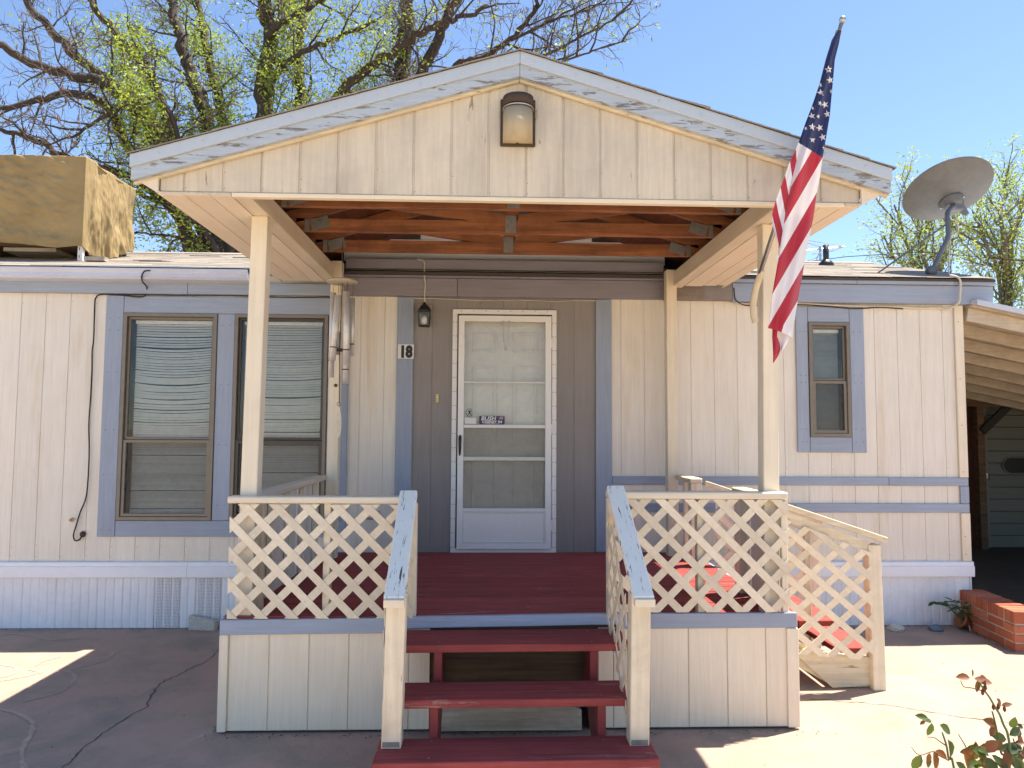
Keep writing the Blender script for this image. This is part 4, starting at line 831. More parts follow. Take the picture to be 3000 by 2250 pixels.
for (x, y, rot, sq) in ((630, 452, 5, 1), (643, 537, 12, 1), (567, 640, 8, 1), (600, 735, 20, 1), (495, 830, 15, .95), (618, 812, 10, .9), (497, 917, -8, .9), (558, 923, 18, 1), (582, 1000, 14, .95), (500, 1020, -5, .8), (563, 577, 25, .5), (653, 628, 10, .5), (560, 724, -20, .5), (546, 832, 0, .45), (595, 1085, 10, .5), (500, 765, 30, .4), (445, 930, 35, .4)):
    px, py = 2200+x/2.765, 40+y/2.765; l, r = tab(LE, py), tab(RE, py); pts = []
    for k in range(10):
        a = R(90+rot+36*k); q = (11.2 if k % 2 == 0 else 4.5); sx_, sy_ = px+q*math.cos(a)*sq, py-q*math.sin(a)*min(1, sq+.15); sx_ = min(max(sx_, l+1.2), r-1.0); s = (sx_-l)/(r-l); pts.append(at(sx_, sy_, fy(sy_, s)-.004))
    c_ = sum(pts, Vector())/10; MB().add(pts+[c_+Vector((0, -.001, 0))]+[p+Vector((0, .003, 0)) for p in pts], [(i, (i+1) % 10, 10) for i in range(10)]+[(i, 11+i, 11+(i+1) % 10, (i+1) % 10) for i in range(10)]).build('star', M['flagwhite'], flg)

# ================================================================== roof things
ds = thing('satellite_dish', 'grey satellite dish on bent arm above the right roof edge', 'satellite dish', (3.99, .15, 3.05))
nrm = Vector((.014, .5, .86)).normalized(); dcx = Vector((4.335, .42, 3.925)); q = nrm.to_track_quat('Z', 'Y').to_matrix().to_4x4(); q.translation = dcx
pf = [(.0, -.062), (.10, -.059), (.20, -.049), (.30, -.030), (.38, -.008), (.405, .002), (.409, .006), (.405, .010), (.395, .006), (.30, -.022), (.20, -.041), (.10, -.052), (.001, -.055)]
b = MB(); b.lathe([(max(r*.95, .0005), z) for r, z in pf], 56, q); b.build('reflector', M['dish'], ds, True, weld=True)
hub = q @ Vector((-.10, -.09, -.075)); bd = at(2778, 690, .2); ft = Vector((3.995, .17, 3.075)); tp = at(2776, 625, .25)
M2 = q.copy(); M2.translation = q @ Vector((-.06, -.08, -.060)); b = MB(); b.lathe([(.105, .0), (.108, -.012), (.085, -.022), (.078, -.060), (.045, -.062)], 22, M2); b.build('mount_ring', M['dishdark'], ds, True)
MB().tube(smooth([ft, ft.lerp(bd, .55), bd, tp, hub+Vector((0, 0, -.02))], 5), .022, 12).build('mast', M['dishdark'], ds, True)
bx('clamp', hub.x-.055, hub.x+.055, hub.y-.05, hub.y+.04, hub.z-.075, hub.z+.03, M['dishdark'], ds, .01); MB().bar(hub+Vector((.05, 0, -.02)), hub+Vector((.115, .02, -.10)), .05, .03, (0, 1, 0)).build('elevation_arm', M['dishdark'], ds)
for a in range(4): v = M2 @ Vector((.10*math.cos(R(45+90*a)), .10*math.sin(R(45+90*a)), -.012)); b = MB(); b.lathe([(.009, 0), (.009, -.010), (.004, -.012)], 8, Matrix.Translation(v) @ q.to_3x3().to_4x4()); b.build('bolt', M['steel'], ds)
MB().prism([(3.90, .10, 3.018), (4.10, .08, 3.018), (4.11, .26, 3.07), (3.92, .27, 3.07)], (0, 0, .012)).build('foot_plate', M['dishdark'], ds); MB().lathe([(.042, -.03), (.045, -.02), (.045, .02), (.042, .03)], 16, Matrix.Translation(ft+Vector((0, 0, .02))) @ Matrix.Rotation(R(90), 4, 'X')).build('pivot', M['dishdark'], ds, True)
MB().tube([at(2560, 808, .30), at(2768, 660, .22)], .0085, 8).build('brace_rod', M['dishdark'], ds); MB().tube([Vector((4.09, .26, 3.09)), at(2769, 712, .24)], .009, 8).build('brace_rod', M['dishdark'], ds)
cable('coax_loop', [at(2795, 640, .3), at(2807, 665, .3), at(2803, 688, .3), at(2788, 690, .27), at(2782, 720, .2), at(2780, 790, .1), at(2782, 805, -.02), at(2790, 812, -.09)], .006, M['wire'], 'pale coax cable looping down beside the dish mast')
vp = thing('vent_pipe', 'black plumbing vent pipe with rubber boot on the roof', 'vent pipe', (3.63, 1.4, ROOF(1.4)))
MB().lathe([(.030, 0), (.030, .24), (.024, .242), (.024, .235)], 16, Matrix.Translation((3.632, 1.4, ROOF(1.4)-.02))).build('pipe', M['black'], vp, True); MB().lathe([(.085, -.03), (.075, .02), (.045, .055), (.032, .06)], 16, Matrix.Translation((3.632, 1.4, ROOF(1.4)+.0))).build('boot', M['black'], vp, True)
an = thing('tv_antenna', 'thin rooftop television antenna behind the flag', 'antenna', (4.1, 2.5, 3.4))
A0, A1 = at(2352, 735, 2.5), at(2474, 722, 2.5)
MB().tube([at(2403, 722, 2.5), Vector((at(2403, 770, 2.5).x, 2.5, 3.35))], .014, 8).build('mast', M['steel'], an); MB().tube([A0, A1], .009, 6).build('boom', M['steel'], an)
for a, c in (((2345, 700), (2472, 722)), ((2365, 765), (2470, 724)), ((2352, 708), (2400, 722)), ((2380, 745), (2440, 735)), ((2390, 768), (2405, 725))): MB().tube([at(*a, 2.45), at(*c, 2.5)], .005, 5).build('element', M['steel'], an)
o = MB().bar(at(2352, 806, .25)+Vector((0, 0, -.0)), at(2468, 804, .30), .05, .016, (0, 1, .3)).build('bark_strip', M['rawwood']); tag(o, 'loose strip of dark bark lying on the right roof', 'bark')
o = MB().box(-3.60, -3.42, .33, .40, ROOF(.36)+.008, ROOF(.36)+.045).build('roof_brick', M['greywood']); tag(o, 'flat scrap of wood under the covered cooler', 'scrap')

# covered cooler
ck = thing('evaporative_cooler', 'rooftop cooler cabinet on white slotted legs beneath a tarp', 'cooler', (-4.2, .8, 3.2))
bx('cabinet', -4.95, -3.68, .42, 1.22, 3.33, 4.05, M['dark'], ck); bx('base_pan', -4.95, -3.68, .43, 1.21, 3.27, 3.328, M['rawwood'], ck)
M['chalkwhite'] = plain('white_steel', (.68, .66, .62), .5)
for x in (-3.70, -4.93):
    for yy in (.40, 1.20): z_ = ROOF(yy)+.005; lg = bx('leg', x, x+.045, yy, yy+.04, z_, 3.34, M['chalkwhite'], ck); bx('slot', x+.014, x+.022, yy-.001, yy+.002, z_+.10, z_+.125, M['black'], lg); bx('slot', x+.014, x+.022, yy-.001, yy+.002, z_+.03, z_+.055, M['black'], lg)
bx('duct', -4.42, -3.95, .5, 1.1, ROOF(1.1)-.1, 3.27, M['greywood'], ck)
b = MB()
def tn(p, s=1.): return noise.noise(Vector(p)*s)
def front(u, v):
    x = -5.2+(5.2-3.645)*u; e = min(1, (1-u)*7); bot = 3.262+(-.018*math.sin(u*9)+.01*tn((x*3, 0, 1)))*e; z = 4.082+(bot-4.082)*v
    return (x, .372-(.035*abs(tn((x*1.6, z*2.1, 3.1)))*math.sin(math.pi*min(1, v*1.4+.05))+.06*tn((x*1.2+z*1.5, z*3.5, 9.))*v+.03*tn((x*3+z*6, z*8, 4.))*v+.016*tn((x*9+z*9, z*16, 4.))+.008*tn((x*22+z*12, z*30, 4.)))*e, z)
def side(u, v):
    y = .372+.90*u; bot = 3.262-.10*math.sin(math.pi*min(1, u*1.15)**.8)+.165*u; z = 4.082+(bot-4.082)*v
    e = min(1, u*6); return (-3.645+(.020*v*(.5+math.sin(u*34+1.6*math.sin(v*3+u*5)))*(.3+.7*v)+.04*tn((u*5, z*2, 5))+.03*tn((u*13, z*3.5, 7))*v+.016*tn((u*34, z*7, 3))*(.3+v)+.008*tn((u*60, z*14, 3)))*e, y, z)
b.grid(front, 130, 80); b.grid(side, 120, 80); b.grid(lambda u, v: (-5.2+(5.2-3.645)*u, .372+.9*v, 4.082+.012*tn((u*8, v*6, 2))-(.02*math.sin(math.pi*v))), 40, 20)
o = b.build('tarp', M['tarp'], None, True, weld=True); tag(o, 'tan canvas tarp draped over the rooftop cooler', 'tarp')
es = o.modifiers.new('thick', 'SOLIDIFY'); es.thickness = .004
# ================================================================== carport and shed
cp = thing('carport', 'shaded lean-to carport with pale knotty rafters beside the home', 'carport', (6, 2, 0))
cz = lambda x: 2.742-.2*(x-4.343)
X0c, X1c = 4.17, 9.6
MB().prism([(X0c, -.16, cz(X0c)), (X1c, -.16, cz(X1c)), (X1c, -.16, cz(X1c)-.035), (X0c, -.16, cz(X0c)-.035)], (0, 5.2, 0)).build('roof_sheet', M['carportmetal'], cp)
MB().prism([(X0c, -.10, cz(X0c)-.037), (X1c, -.10, cz(X1c)-.037), (X1c, -.10, cz(X1c)-.05), (X0c, -.10, cz(X0c)-.05)], (0, 5.1, 0)).build('ceiling_board', M['knotty'], cp)
MB().prism([(X0c, -.165, cz(X0c)-.003), (X1c, -.165, cz(X1c)-.003), (X1c, -.165, cz(X1c)-.048), (X0c, -.165, cz(X0c)-.048)], (0, .006, 0)).build('edge_trim', M['carportmetal'], cp)
for k in range(9): MB().bar((X0c, -.02+.52*k, cz(X0c)-.110), (X1c, -.02+.52*k, cz(X1c)-.110), .115, .040, (0, 0, 1)).build('rafter', M['knotty'], cp, bev=.003)
for yy in (.3, 4.2): bx('post', 9.35, 9.44, yy, yy+.09, 0, cz(9.4)-.17, M['rawwood'], cp)
bx('post', 6.93, 7.03, 3.80, 3.90, 0, cz(7)-.17, M['rawwood'], cp); MB().bar((6.98, 3.78, 1.65), (7.40, 3.78, 2.04), .10, .05, (0, 0, 1)).build('brace', M['dark'], cp); bx('beam', 4.3, 9.5, 3.74, 3.79, 2.0, 2.12, M['rawwood'], cp)
sh_ = thing('shed', 'pale green board shed at the dark back of the carport', 'shed', (8, 4.2, 0))
z = .0; k = 0
while z < 2.35:
    h = .172; MB().prism([(7.17, 4.0, z), (9.6, 4.0, z), (9.6, 3.985, z), (7.17, 3.985, z)], (0, .02, h-.012)).build('lap_board', M['greenboard'], sh_); z += h; k += 1
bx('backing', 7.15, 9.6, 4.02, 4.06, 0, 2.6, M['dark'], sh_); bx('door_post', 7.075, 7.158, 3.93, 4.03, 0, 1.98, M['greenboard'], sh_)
pts = []
for cx, a0 in ((8.05, -90), (7.52, 90)):
    for i in range(9): a = R(a0+22.5*i); pts.append((cx+.115*math.cos(a), 3.975, 1.165+.115*math.sin(a)))
wv = MB().prism(pts, (0, .008, 0)).build('oval_window', M['ink'], sh_); MB().tube([Vector(p) for p in pts]+[Vector(pts[0])], .012, 6, False).build('oval_trim', M['greenboard'], wv)
bx('wall', 4.25, 7.07, 4.02, 4.06, 0, 2.7, M['redbrown'], sh_); bx('light_block_wall', 9.6, 9.66, -.1, 4.06, 0, 2.0, M['dark'], sh_); bx('latch', 7.16, 7.19, 3.955, 3.984, .95, 1.05, M['black'], sh_)  # wall at the far right end is unseen, added to darken the carport
sg = thing('warning_label', 'tiny white label with red triangle on shed door post', 'label', (7.115, 3.925, 1.0)); bx('plate', 7.088, 7.145, 3.926, 3.929, .99, 1.055, M['label'], sg, 0); MB().prism([(7.098, 3.9245, 1.0), (7.135, 3.9245, 1.0), (7.1165, 3.9245, 1.04)], (0, .001, 0)).build('triangle', M['stickred'], sg)

tag(MB().add([(4.20, -.06, .004), (9.6, -.06, .004), (9.6, 4.0, .004), (4.20, 4.0, .004)], [(0, 1, 2, 3)]).build('carport_shade_sheet', paint('shade_dark_floor', (.085, .075, .06), None, 8, .3, .3, 1.2, None, .9, .3, .004, 0)), kind='structure')  # dark sheet over the slab; the carport's shade is put into its colour
# ================================================================== brick planter
bp_ = thing('brick_planter', 'low red brick planter wall at the corner of the home', 'brick wall', (4.1, -.4, 0))
A, Bq = Vector((4.045, .03, 0)), Vector((3.957, -.742, 0)); dr = (Bq-A).normalized(); sd_ = Vector((-dr.y, dr.x, 0)); Lw = (Bq-A).length
if sd_.x < 0: sd_ = -sd_
def brick(a0, a1, s0, s1, z0, z1, base_=A, d=None, sdv=None):
    d = d or dr; sdv = sdv or sd_; j = lambda: random.uniform(-.002, .002)
    o_ = base_+d*a0+sdv*s0; b = MB(); b.prism([o_+Vector((j(), j(), z0)), o_+d*(a1-a0)+Vector((j(), j(), z0)), o_+d*(a1-a0)+sdv*(s1-s0)+Vector((0, 0, z0)), o_+sdv*(s1-s0)+Vector((0, 0, z0))], (0, 0, z1-z0)); b.build('brick', M['brick'], bp_, bev=.004)
zc_ = [.004, .072, .140]
for ci, z0 in enumerate(zc_):
    a = -.11 if ci % 2 else 0.
    while a < Lw: a1 = min(a+.205, Lw); brick(max(a, 0), a1, random.uniform(-.003, .003), .098, z0, z0+.058); a = a1+.010
a = 0.
while a < Lw-.02: a1 = min(a+.0575, Lw); brick(a, a1, random.uniform(-.004, .002), .205, .210, .300+random.uniform(-.003, .003)); a = a1+.0145
d2, s2 = sd_, -dr
for ci, z0 in enumerate(zc_):
    a = .108 if ci % 2 else .215
    if ci % 2 == 0: brick(.0, .205, -.101, -.003, z0, z0+.058, Bq+s2*.0, d2, -s2*-1) if False else None
    while a < 2.0: brick(a, a+.205, .0, .098, z0, z0+.058, Bq, d2, s2); a += .215
a = .215
while a < 2.0: brick(a, a+.064, .0, .205, .208, .300, Bq, d2, s2); a += .0735
mb = MB(); mb.prism([A+sd_*.006+dr*.004, Bq+sd_*.006-dr*.006, Bq+sd_*.195-dr*.006, A+sd_*.195+dr*.004], (0, 0, .290)); o1 = mb.build('mortar', M['mortar'], bp_)
mb = MB(); mb.prism([Bq+d2*.196+s2*.007, Bq+d2*2.0+s2*.007, Bq+d2*2.0+s2*.19, Bq+d2*.196+s2*.19], (0, 0, .289)); mb.build('mortar', M['mortar'], bp_)
bx('soil', 4.27, 6.0, -.52, .0, .0, .15, M['earth'], bp_)

# ================================================================== small things on the ground
def leaf(b, p, d, n, ln, wd, curl=.15, fold=.25):
    d = Vector(d).normalized(); n = Vector(n); s = d.cross(n); s = s.normalized() if s.length > 1e-5 else d.orthogonal().normalized(); n = s.cross(d); V = []
    for t, w_ in ((0, .06), (.22, .75), (.5, 1.), (.78, .66), (1, .02)):
        c = p+d*ln*t-n*(curl*ln*t*t); V += [c-s*wd*.5*w_+n*fold*wd*.5*w_, c, c+s*wd*.5*w_+n*fold*wd*.5*w_]
    b.add(V, [f for i in range(4) for f in ((3*i, 3*i+1, 3*i+4, 3*i+3), (3*i+1, 3*i+2, 3*i+5, 3*i+4))])
def rock(name, c, sx, sy, sz, mat, label, cat, seed, ang=0):
    b = bmesh.new(); bmesh.ops.create_icosphere(b, subdivisions=3, radius=1)
    for v in b.verts:
        n = 1+.25*noise.noise(v.co*1.3+Vector((seed, 0, 0)))+(.12*noise.noise(v.co*4+Vector((seed, 2, 0))))*ang; v.co = Vector((v.co.x*sx*n, v.co.y*sy*n, max(v.co.z*sz*n, -sz*.55)))
    me = bpy.data.meshes.new(name); b.to_mesh(me); b.free()
    for p in me.polygons: p.use_smooth = not ang
    return tag(link(name, me, mat, None, (c[0], c[1], sz*.55)), label, cat)
rock('stone', (3.725, -.155), .058, .045, .030, M['stone'], 'smooth blue grey stone on patio near the tipped pot', 'stone', 3)
rock('masonry_chunk', (3.39, -.15), .062, .05, .034, M['foam'], 'broken pale masonry chunk on patio against the skirting', 'rubble', 8, 1.2)
o = MB().prism([(-2.42, -.06, .0), (-2.20, -.09, .0), (-2.20, -.09, .075), (-2.42, -.06, .118)], (.02, .035, 0)).build('foam_board', M['foam'], None, bev=.003); tag(o, 'white edged foam board scrap leaning on skirting by porch corner', 'scrap')
o = bx('foam_edge', -2.42, -2.18, -.092, -.03, .0, .001, M['foam'], None); bpy.data.objects.remove(o)
pp_ = thing('potted_plant', 'leafy green plant in a tipped clay pot by planter', 'potted plant', (3.93, -.13, 0))
q2 = Matrix.Translation((4.0, -.125, .055)) @ Matrix.Rotation(R(-62), 4, 'Y')
MB().lathe([(.040, -.08), (.058, .035), (.064, .035), (.064, .055), (.056, .055), (.05, .02), (.02, .015)], 18, q2).build('pot', M['clay'], pp_, True)
rp = random.Random(5); stm = MB(); c0 = q2 @ Vector((0, 0, .02)); lf = 0
for k in range(9):
    tip = Vector((3.70+.045*k+rp.uniform(-.02, .02), -.16+rp.uniform(-.05, .05), .20+.05*math.sin(k*.8)+rp.uniform(-.02, .03))); mid = c0.lerp(tip, .5)+Vector((0, 0, .05)); stm.tube([c0, mid, tip], [.004, .003, .002], 5)
    for i in range(5):
        b = MB(); a = rp.uniform(0, 6.28); p_ = mid.lerp(tip, .45+.14*i); leaf(b, p_, (math.cos(a), math.sin(a)*.6, rp.uniform(-.25, .35)), (0, -.3, 1), rp.uniform(.05, .075), rp.uniform(.024, .034)); b.build('leaf', M['leafpot'], pp_)
stm.build('stalks', M['stem'], pp_, kind='stuff')
o = MB().tube([(3.99, -.20, .0), (4.0, -.16, .07), (4.015, -.12, .135)], .005, 6).build('stick', M['greywood']); tag(o, 'thin pale stick leaning against the brick planter', 'stick')

# leaf litter, grit and dirt swept against the walls
lt = MB(); rl = random.Random(31)
def bit(x, y, s):
    a = rl.uniform(0, 6.28); c_, s_ = math.cos(a)*s, math.sin(a)*s; k = rl.uniform(.25, .7); h = rl.uniform(.0, .5)*s
    lt.add([(x-c_, y-s_, .004), (x-s_*k, y+c_*k, .004+h), (x+c_, y+s_, .005), (x+s_*k, y-c_*k, .003+h*.6)], [(0, 1, 2, 3)])
for _ in range(420): bit(rl.uniform(-4.5, 4.0), -.02-abs(rl.gauss(0, .035)), rl.uniform(.003, .011))
for _ in range(260): bit(rl.uniform(-1.5, 1.8), -2.07-abs(rl.gauss(0, .03)), rl.uniform(.003, .010))
for _ in range(120): bit(-1.45-abs(rl.gauss(0, .03)), rl.uniform(-2.05, -.05), rl.uniform(.003, .010))
for _ in range(120): t_ = rl.random(); p_ = A.lerp(Bq, t_); bit(p_.x-.01-abs(rl.gauss(0, .03)), p_.y, rl.uniform(.003, .010))
for _ in range(380): bit(rl.uniform(-4.6, 4.2), rl.uniform(-3.2, -.1), rl.uniform(.0025, .008))
tag(lt.build('leaf_litter', plain('dry_litter', (.13, .09, .06), .9)), 'dry leaf bits and grit scattered on the patio', 'litter', kind='stuff')
# rose bush close to the camera
rbu = thing('rose_bush', 'rose bush with red and green new leaves at lower right', 'rose bush', (1.50, -3.95, 0))
RY = -3.95
def rr(x, y): return (2650+x/5.531, 1950+y/5.531)
def rp3(x, y, dy=0.): return at(*rr(x, y), RY+dy)
stems = [([(1620, 1659), (1560, 1400), (1480, 980), (1420, 740)], .0045, 0.), ([(1700, 1659), (1680, 1150), (1600, 950), (1540, 790), (1460, 660), (1380, 520), (1300, 410), (1210, 270)], .0042, -.03), ([(800, 1659), (720, 1520), (680, 1300), (610, 1080)], .0042, .03), ([(1300, 420), (1100, 365), (960, 340), (910, 240)], .0018, -.03), ([(660, 1290), (560, 1220), (480, 1165), (370, 1160)], .0018, .03), ([(720, 1540), (560, 1460), (470, 1390), (240, 1450), (110, 1320)], .0018, .05), ([(1160, 1560), (1060, 1450), (980, 1290), (870, 1110)], .0022, .02), ([(1850, 1659), (1800, 1450), (1790, 1300), (1760, 1180)], .0035, .06), ([(1160, 1580), (1400, 1659)], .003, .02)]
root = Vector((1.50, -3.95, 0))
for pl_, r0, dy in stems:
    pts = [rp3(x, y, dy) for x, y in pl_]
    if pl_[0][1] >= 1600: pts = [root+Vector((random.uniform(-.05, .05), random.uniform(-.05, .05), 0)), root.lerp(pts[0], .5)+Vector((random.uniform(-.04, .04), 0, 0))]+pts
    MB().tube(smooth(pts, 4), [r0*(1-.45*i/(4*(len(pts)-1))) for i in range(4*(len(pts)-1)+1)], 6).build('stem', M['stem'] if r0 > .003 else M['leafred'], rbu, True)
LV = [(1130, 210, 200, -10, 1), (1060, 200, 160, 175, 1), (1180, 240, 150, -95, 1), (1220, 215, 130, 5, 1), (1110, 180, 120, 110, 1), (1560, 660, 150, 120, 1), (1570, 650, 130, 25, 1), (380, 850, 150, 170, 0), (440, 900, 140, 160, 0), (340, 890, 90, 215, 1), (440, 930, 200, -95, 2), (570, 960, 200, -35, 2), (700, 1200, 270, -75, 2), (1470, 950, 230, 155, 1), (1440, 960, 150, -110, 1), (1720, 1000, 160, 80, 0), (1850, 1020, 120, -100, 1), (270, 1450, 230, -115, 2), (380, 1450, 160, -90, 2), (470, 1390, 260, -75, 1), (500, 1380, 180, -30, 1), (410, 1420, 120, -120, 1), (1100, 1370, 200, -10, 0), (950, 1370, 280, -75, 1), (1180, 1360, 160, -20, 0), (1300, 1480, 240, -60, 2), (1250, 1500, 190, -110, 2), (1420, 1460, 260, -50, 2), (1500, 1240, 230, 200, 1), (1650, 1200, 230, 160, 2), (1700, 1130, 190, 30, 2), (1700, 1250, 160, -45, 1), (1860, 1270, 120, 70, 1), (1700, 1400, 220, -50, 2), (1800, 1480, 230, -70, 2), (1350, 1340, 260, 10, 2), (1420, 1300, 200, 190, 1), (1830, 1400, 140, -20, 1), (1030, 1640, 180, 20, 2), (1130, 1640, 170, 160, 2), (1750, 1620, 160, 10, 2), (1900, 1550, 160, 100, 0), (1920, 1010, 120, 150, 2), (830, 1560, 150, -40, 0), (1950, 1250, 120, 180, 1), (1500, 1560, 220, 220, 2), (1580, 1500, 200, -80, 2)]
rq = random.Random(9); LV += [(rq.uniform(950, 1950), rq.uniform(1300, 1700), rq.uniform(150, 260), rq.uniform(0, 360), rq.choice((1, 2, 2, 0))) for _ in range(16)]
for i, (x, y, l_, a, cm) in enumerate(LV):
    dy = random.uniform(-.05, .05); p_ = rp3(x, y, dy); b = MB(); sc_ = 1/5.531/2080*2.1
    leaf(b, p_, (math.cos(R(a)), random.uniform(-.5, .3), math.sin(R(a))), (random.uniform(-.3, .3), -.8, random.uniform(.3, .9)), l_*sc_*1.25, l_*sc_*random.uniform(.62, .82), random.uniform(0, .3), random.uniform(.1, .5))
    b.build('leaf', (M['leafgreen'], M['leafred'], M['leafgreen'])[cm], rbu, True)
for x, y in ((1290, 400), (1310, 370), (1265, 450), (1440, 690), (1620, 720), (1520, 680)):
    b = MB(); b.lathe([(.001, -.006), (.005, 0), (.004, .007), (.001, .014)], 6, Matrix.Translation(rp3(x, y, -.03))); b.build('bud', M['leafred'], rbu)

# ================================================================== trees
class TreeB:
    def __init__(s, seed): s.r = random.Random(seed); s.wood = MB(); s.twig = MB(); s.leaf = MB(); s.pod = MB()
    def limb(s, pts, r0, r1, n=8, sm=6):
        P = smooth([Vector(p) for p in pts], sm); k = len(P); P = [p+Vector((s.r.uniform(-1, 1), s.r.uniform(-1, 1), s.r.uniform(-1, 1)))*(r0*.35 if 0 < i < k-1 else 0) for i, p in enumerate(P)]
        s.wood.tube(P, [r0+(r1-r0)*i/(k-1) for i in range(k)], n); return P
    def path(s, p, d, ln, n, wig, up):
        P = [p]; d = d.normalized()
        for i in range(n):
            d = (d+Vector((s.r.gauss(0, wig), s.r.gauss(0, wig), s.r.gauss(0, wig)+up))).normalized(); P.append(P[-1]+d*(ln/n))
        return P
    def spread(s, P, i, ang):
        t = (P[min(i+1, len(P)-1)]-P[max(i-1, 0)]).normalized(); o = t.orthogonal().normalized(); o.rotate(Matrix.Rotation(s.r.uniform(0, 6.283), 3, t)); return (t*math.cos(ang)+o*math.sin(ang)).normalized()
    def leaves(s, p, d, dens, size):
        for k in range(dens):
            q = p+Vector((s.r.gauss(0, 1), s.r.gauss(0, 1), s.r.gauss(0, 1)))*size*1.1; a = Vector((s.r.gauss(0, 1), s.r.gauss(0, 1), s.r.gauss(0, .7))).normalized(); c = a.orthogonal().normalized(); c.rotate(Matrix.Rotation(s.r.uniform(0, 6.28), 3, a))
            l_ = size*s.r.uniform(.55, 1.1); w_ = l_*.42; s.leaf.add([q, q+a*l_*.5+c*w_*.5, q+a*l_, q+a*l_*.5-c*w_*.5], [(0, 1, 2, 3)])
    def fill(s, P, step, lens, radii, dens, leafp, size, wig=(.2, .24, .3), up=(.05, .02, 0.), lvl=0, ang=(.6, 1.15), leaffn=None):
        """side branches along P, three orders deep, twigs last"""
        acc = 0.; 
        for i in range(1, len(P)):
            seg = (P[i]-P[i-1]).length; acc += seg
            while acc > step[lvl]:
                acc -= step[lvl]*s.r.uniform(.7, 1.3); f = i/len(P)
                if lvl == 0 and f < .12: continue
                ln = lens[lvl]*s.r.uniform(.55, 1.25)*(1-.35*f); d = s.spread(P, i, s.r.uniform(*ang)); p = P[i].lerp(P[i-1], s.r.random())
                n = (7, 5, 4)[lvl]; Q = s.path(p, d, ln, n, wig[lvl], up[lvl]); r0 = radii[lvl]*s.r.uniform(.7, 1.2)
                (s.wood if lvl == 0 else s.twig).tube(Q, [r0*(1-.75*k/n) for k in range(n+1)], (5, 4, 3)[lvl], False)
                if lvl < 2: s.fill(Q, step, lens, radii, dens, leafp, size, wig, up, lvl+1, ang, leaffn)
                if lvl >= 1:
                    lp = leaffn(Q[-1]) if leaffn else leafp
                    for q in Q[1::(1 if lvl == 2 else 2)]:
                        if s.r.random() < lp: s.leaves(q, d, dens, size)
                    if leaffn and s.r.random() < .10*(1-lp): e = Q[-1]; s.pod.tube([e, e+Vector((s.r.uniform(-.02, .02), 0, -.05)), e+Vector((s.r.uniform(-.03, .03), .01, -.10))], [.006, .012, .004], 4, False)
def finish(tb_, name, label, group, bark, twig, lf, base_):
    t = thing(name, label, 'tree', base_, group)
    tb_.wood.build('trunk', bark, t, True); tb_.twig.build('twigs', twig, t, kind='stuff')
    tb_.leaf.build('crown', lf, t, kind='stuff')
    if tb_.pod.v: tb_.pod.build('seed_pods', M['pods'], t, kind='stuff')
    return t
T = TreeB(11); BASE = Vector((-4.4, 8.6, 0)); fork = Vector((-4.5, 8.6, 2.2))
T.limb([BASE, BASE.lerp(fork, .5)+Vector((.05, 0, 0)), fork], .42, .34, 12)
def L_(l, y0, y1): return [at(px, py, y0+(y1-y0)*i/(len(l)-1)) for i, (px, py) in enumerate(l)]
limbs = [
 ([(640, 860), (560, 560), (452, 407), (407, 325), (294, 240), (136, 199), (0, 131), (-140, 60)], 8.4, 6.8, .15, .055),
 ([(660, 850), (590, 590), (460, 385), (384, 289), (271, 208), (181, 122), (113, 45), (60, -30), (20, -120)], 8.5, 8.0, .15, .05),
 ([(690, 840), (620, 580), (497, 398), (475, 289), (420, 194), (375, 136), (316, 68), (262, 0), (200, -110)], 8.6, 9.2, .14, .05),
 ([(650, 880), (520, 620), (384, 443), (316, 316), (217, 271), (136, 289), (0, 316), (-120, 330)], 8.3, 6.6, .12, .035),
 ([(600, 900), (520, 640), (384, 520), (250, 480), (172, 448), (90, 407), (0, 380), (-100, 370)], 8.2, 6.9, .10, .03),
 ([(720, 840), (660, 560), (590, 300), (565, 235), (533, 135), (510, 40), (480, -120)], 8.7, 9.6, .17, .09),
 ([(735, 840), (690, 560), (650, 330), (620, 210), (600, 90), (560, -60)], 9.0, 10.5, .14, .07),
 ([(760, 860), (770, 500), (772, 312), (787, 90), (778, 0), (770, -160)], 8.6, 8.2, .20, .12),
 ([(772, 330), (800, 235), (850, 172), (950, 127), (1000, 108), (1100, 60)], 8.4, 7.6, .085, .03),
 ([(787, 110), (800, 90), (860, 45), (945, 0), (1010, -60)], 8.2, 7.8, .08, .04),
 ([(790, 860), (850, 560), (880, 330), (875, 170), (890, 30), (900, -120)], 8.8, 10.0, .15, .08),
 ([(800, 870), (900, 500), (1000, 271), (1122, 172), (1217, 104), (1290, 68), (1343, 54), (1430, 20)], 8.4, 7.4, .13, .035),
 ([(810, 870), (1000, 520), (1154, 280), (1176, 108), (1185, 0), (1190, -120)], 8.9, 9.8, .13, .07),
 ([(815, 870), (1030, 520), (1172, 270), (1199, 90), (1203, -40)], 9.0, 9.4, .13, .08),
 ([(820, 880), (1060, 540), (1212, 250), (1294, 90), (1335, 0), (1370, -100)], 8.8, 8.2, .15, .08),
 ([(830, 890), (1200, 480), (1320, 215), (1407, 172), (1497, 118), (1565, 32), (1574, 0), (1590, -80)], 8.6, 7.5, .09, .028),
 ([(1320, 230), (1450, 210), (1600, 160), (1700, 110), (1790, 60), (1850, 20)], 8.0, 7.2, .045, .010),
 ([(1400, 190), (1560, 200), (1680, 170), (1760, 140), (1830, 120)], 8.0, 7.4, .035, .008),
 ([(1497, 118), (1620, 60), (1720, 30), (1800, -20)], 7.8, 7.3, .035, .010),
 ([(660, 900), (620, 700), (502, 606), (384, 560), (300, 520)], 8.2, 7.2, .08, .02),
 ([(700, 900), (640, 760), (560, 700), (470, 690), (400, 680)], 8.3, 7.6, .05, .012),
 ([(560, 560), (480, 300), (330, 330), (230, 390), (120, 430)], 7.8, 6.6, .06, .012),
]
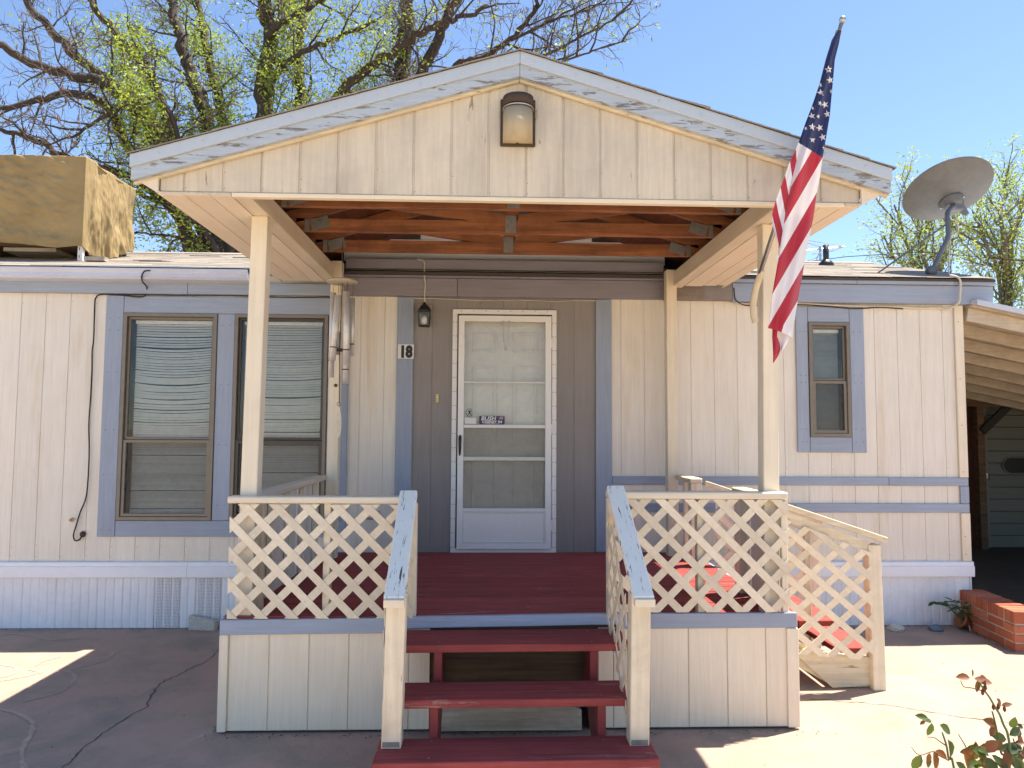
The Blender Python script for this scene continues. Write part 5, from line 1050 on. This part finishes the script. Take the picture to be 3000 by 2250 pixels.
def leaffn(p):
    v = p-CPOS; c_ = v.dot(_fw); px = 1500+CF*v.dot(_rt)/c_; py = 1125-CF*v.dot(_up)/c_
    k = .54 if 300 < px < 900 else (.38 if 900 <= px < 1150 else .08)
    if 230 < px <= 330: k = .14
    if px <= 230: k = .012
    if px > 1300: k = .05
    if py > 560: k = .6
    return k*(.12 if noise.noise(p*.8) < -.02 else 1.15)
for l, y0, y1, r0, r1 in limbs:
    P = T.limb(L_(l, y0, y1), r0, r1)
    T.fill(P, (.285, .165, .118), (1.5, .68, .34), (.024, .0098, .0054), 4, .5, .10, leaffn=leaffn)
finish(T, 'elm_tree', 'big gnarled half bare tree with fresh leaves behind the home', 'trees behind the home', M['bark'], M['twig'], M['leaf'], tuple(BASE))
def slim(seed, bx_, y, top, stems_, name, label):
    T = TreeB(seed); B = Vector((bx_, y, 0))
    for l, r0 in stems_:
        P = T.limb([B]+[at(px, py, y+T.r.uniform(-.8, .8)) for px, py in l], r0, .02, 6)
        T.fill(P, (.42, .26, .2), (1.7, .8, .4), (.03, .012, .006), 3, .75, .11, wig=(.12, .2, .28), up=(.10, .06, .03), ang=(.3, .75))
    finish(T, name, label, 'slim trees beyond the roof', M['palebark'], M['palebark'], M['leafpale'], (bx_, y, 0))
slim(21, at(2690, 850, 12.).x, 12., 0, [([(2690, 850), (2670, 760), (2640, 660), (2620, 600)], .07), ([(2720, 850), (2700, 740), (2690, 660), (2705, 600)], .07), ([(2750, 840), (2770, 720), (2800, 640), (2840, 600)], .06), ([(2660, 850), (2620, 760), (2590, 690)], .06)], 'slim_tree', 'pale green slender tree seen through the dish struts')
slim(22, at(2940, 860, 11.).x, 11., 0, [([(2945, 860), (2945, 740), (2935, 620), (2950, 560)], .09), ([(2960, 860), (2960, 720), (2985, 620), (3010, 540)], .07), ([(2930, 850), (2895, 740), (2870, 660), (2850, 620)], .06), ([(3040, 860), (3030, 700), (3050, 600)], .07)], 'slim_tree', 'pale green slender tree at far right beside the dish')
tag(MB().tube([at(2300, 775, 10), at(2480, 752, 10), at(2700, 738, 10), at(2900, 756, 10), at(3200, 780, 10)], .010, 4).build('power_line', M['cord']), 'thin power line crossing the sky behind the dish', 'wire')
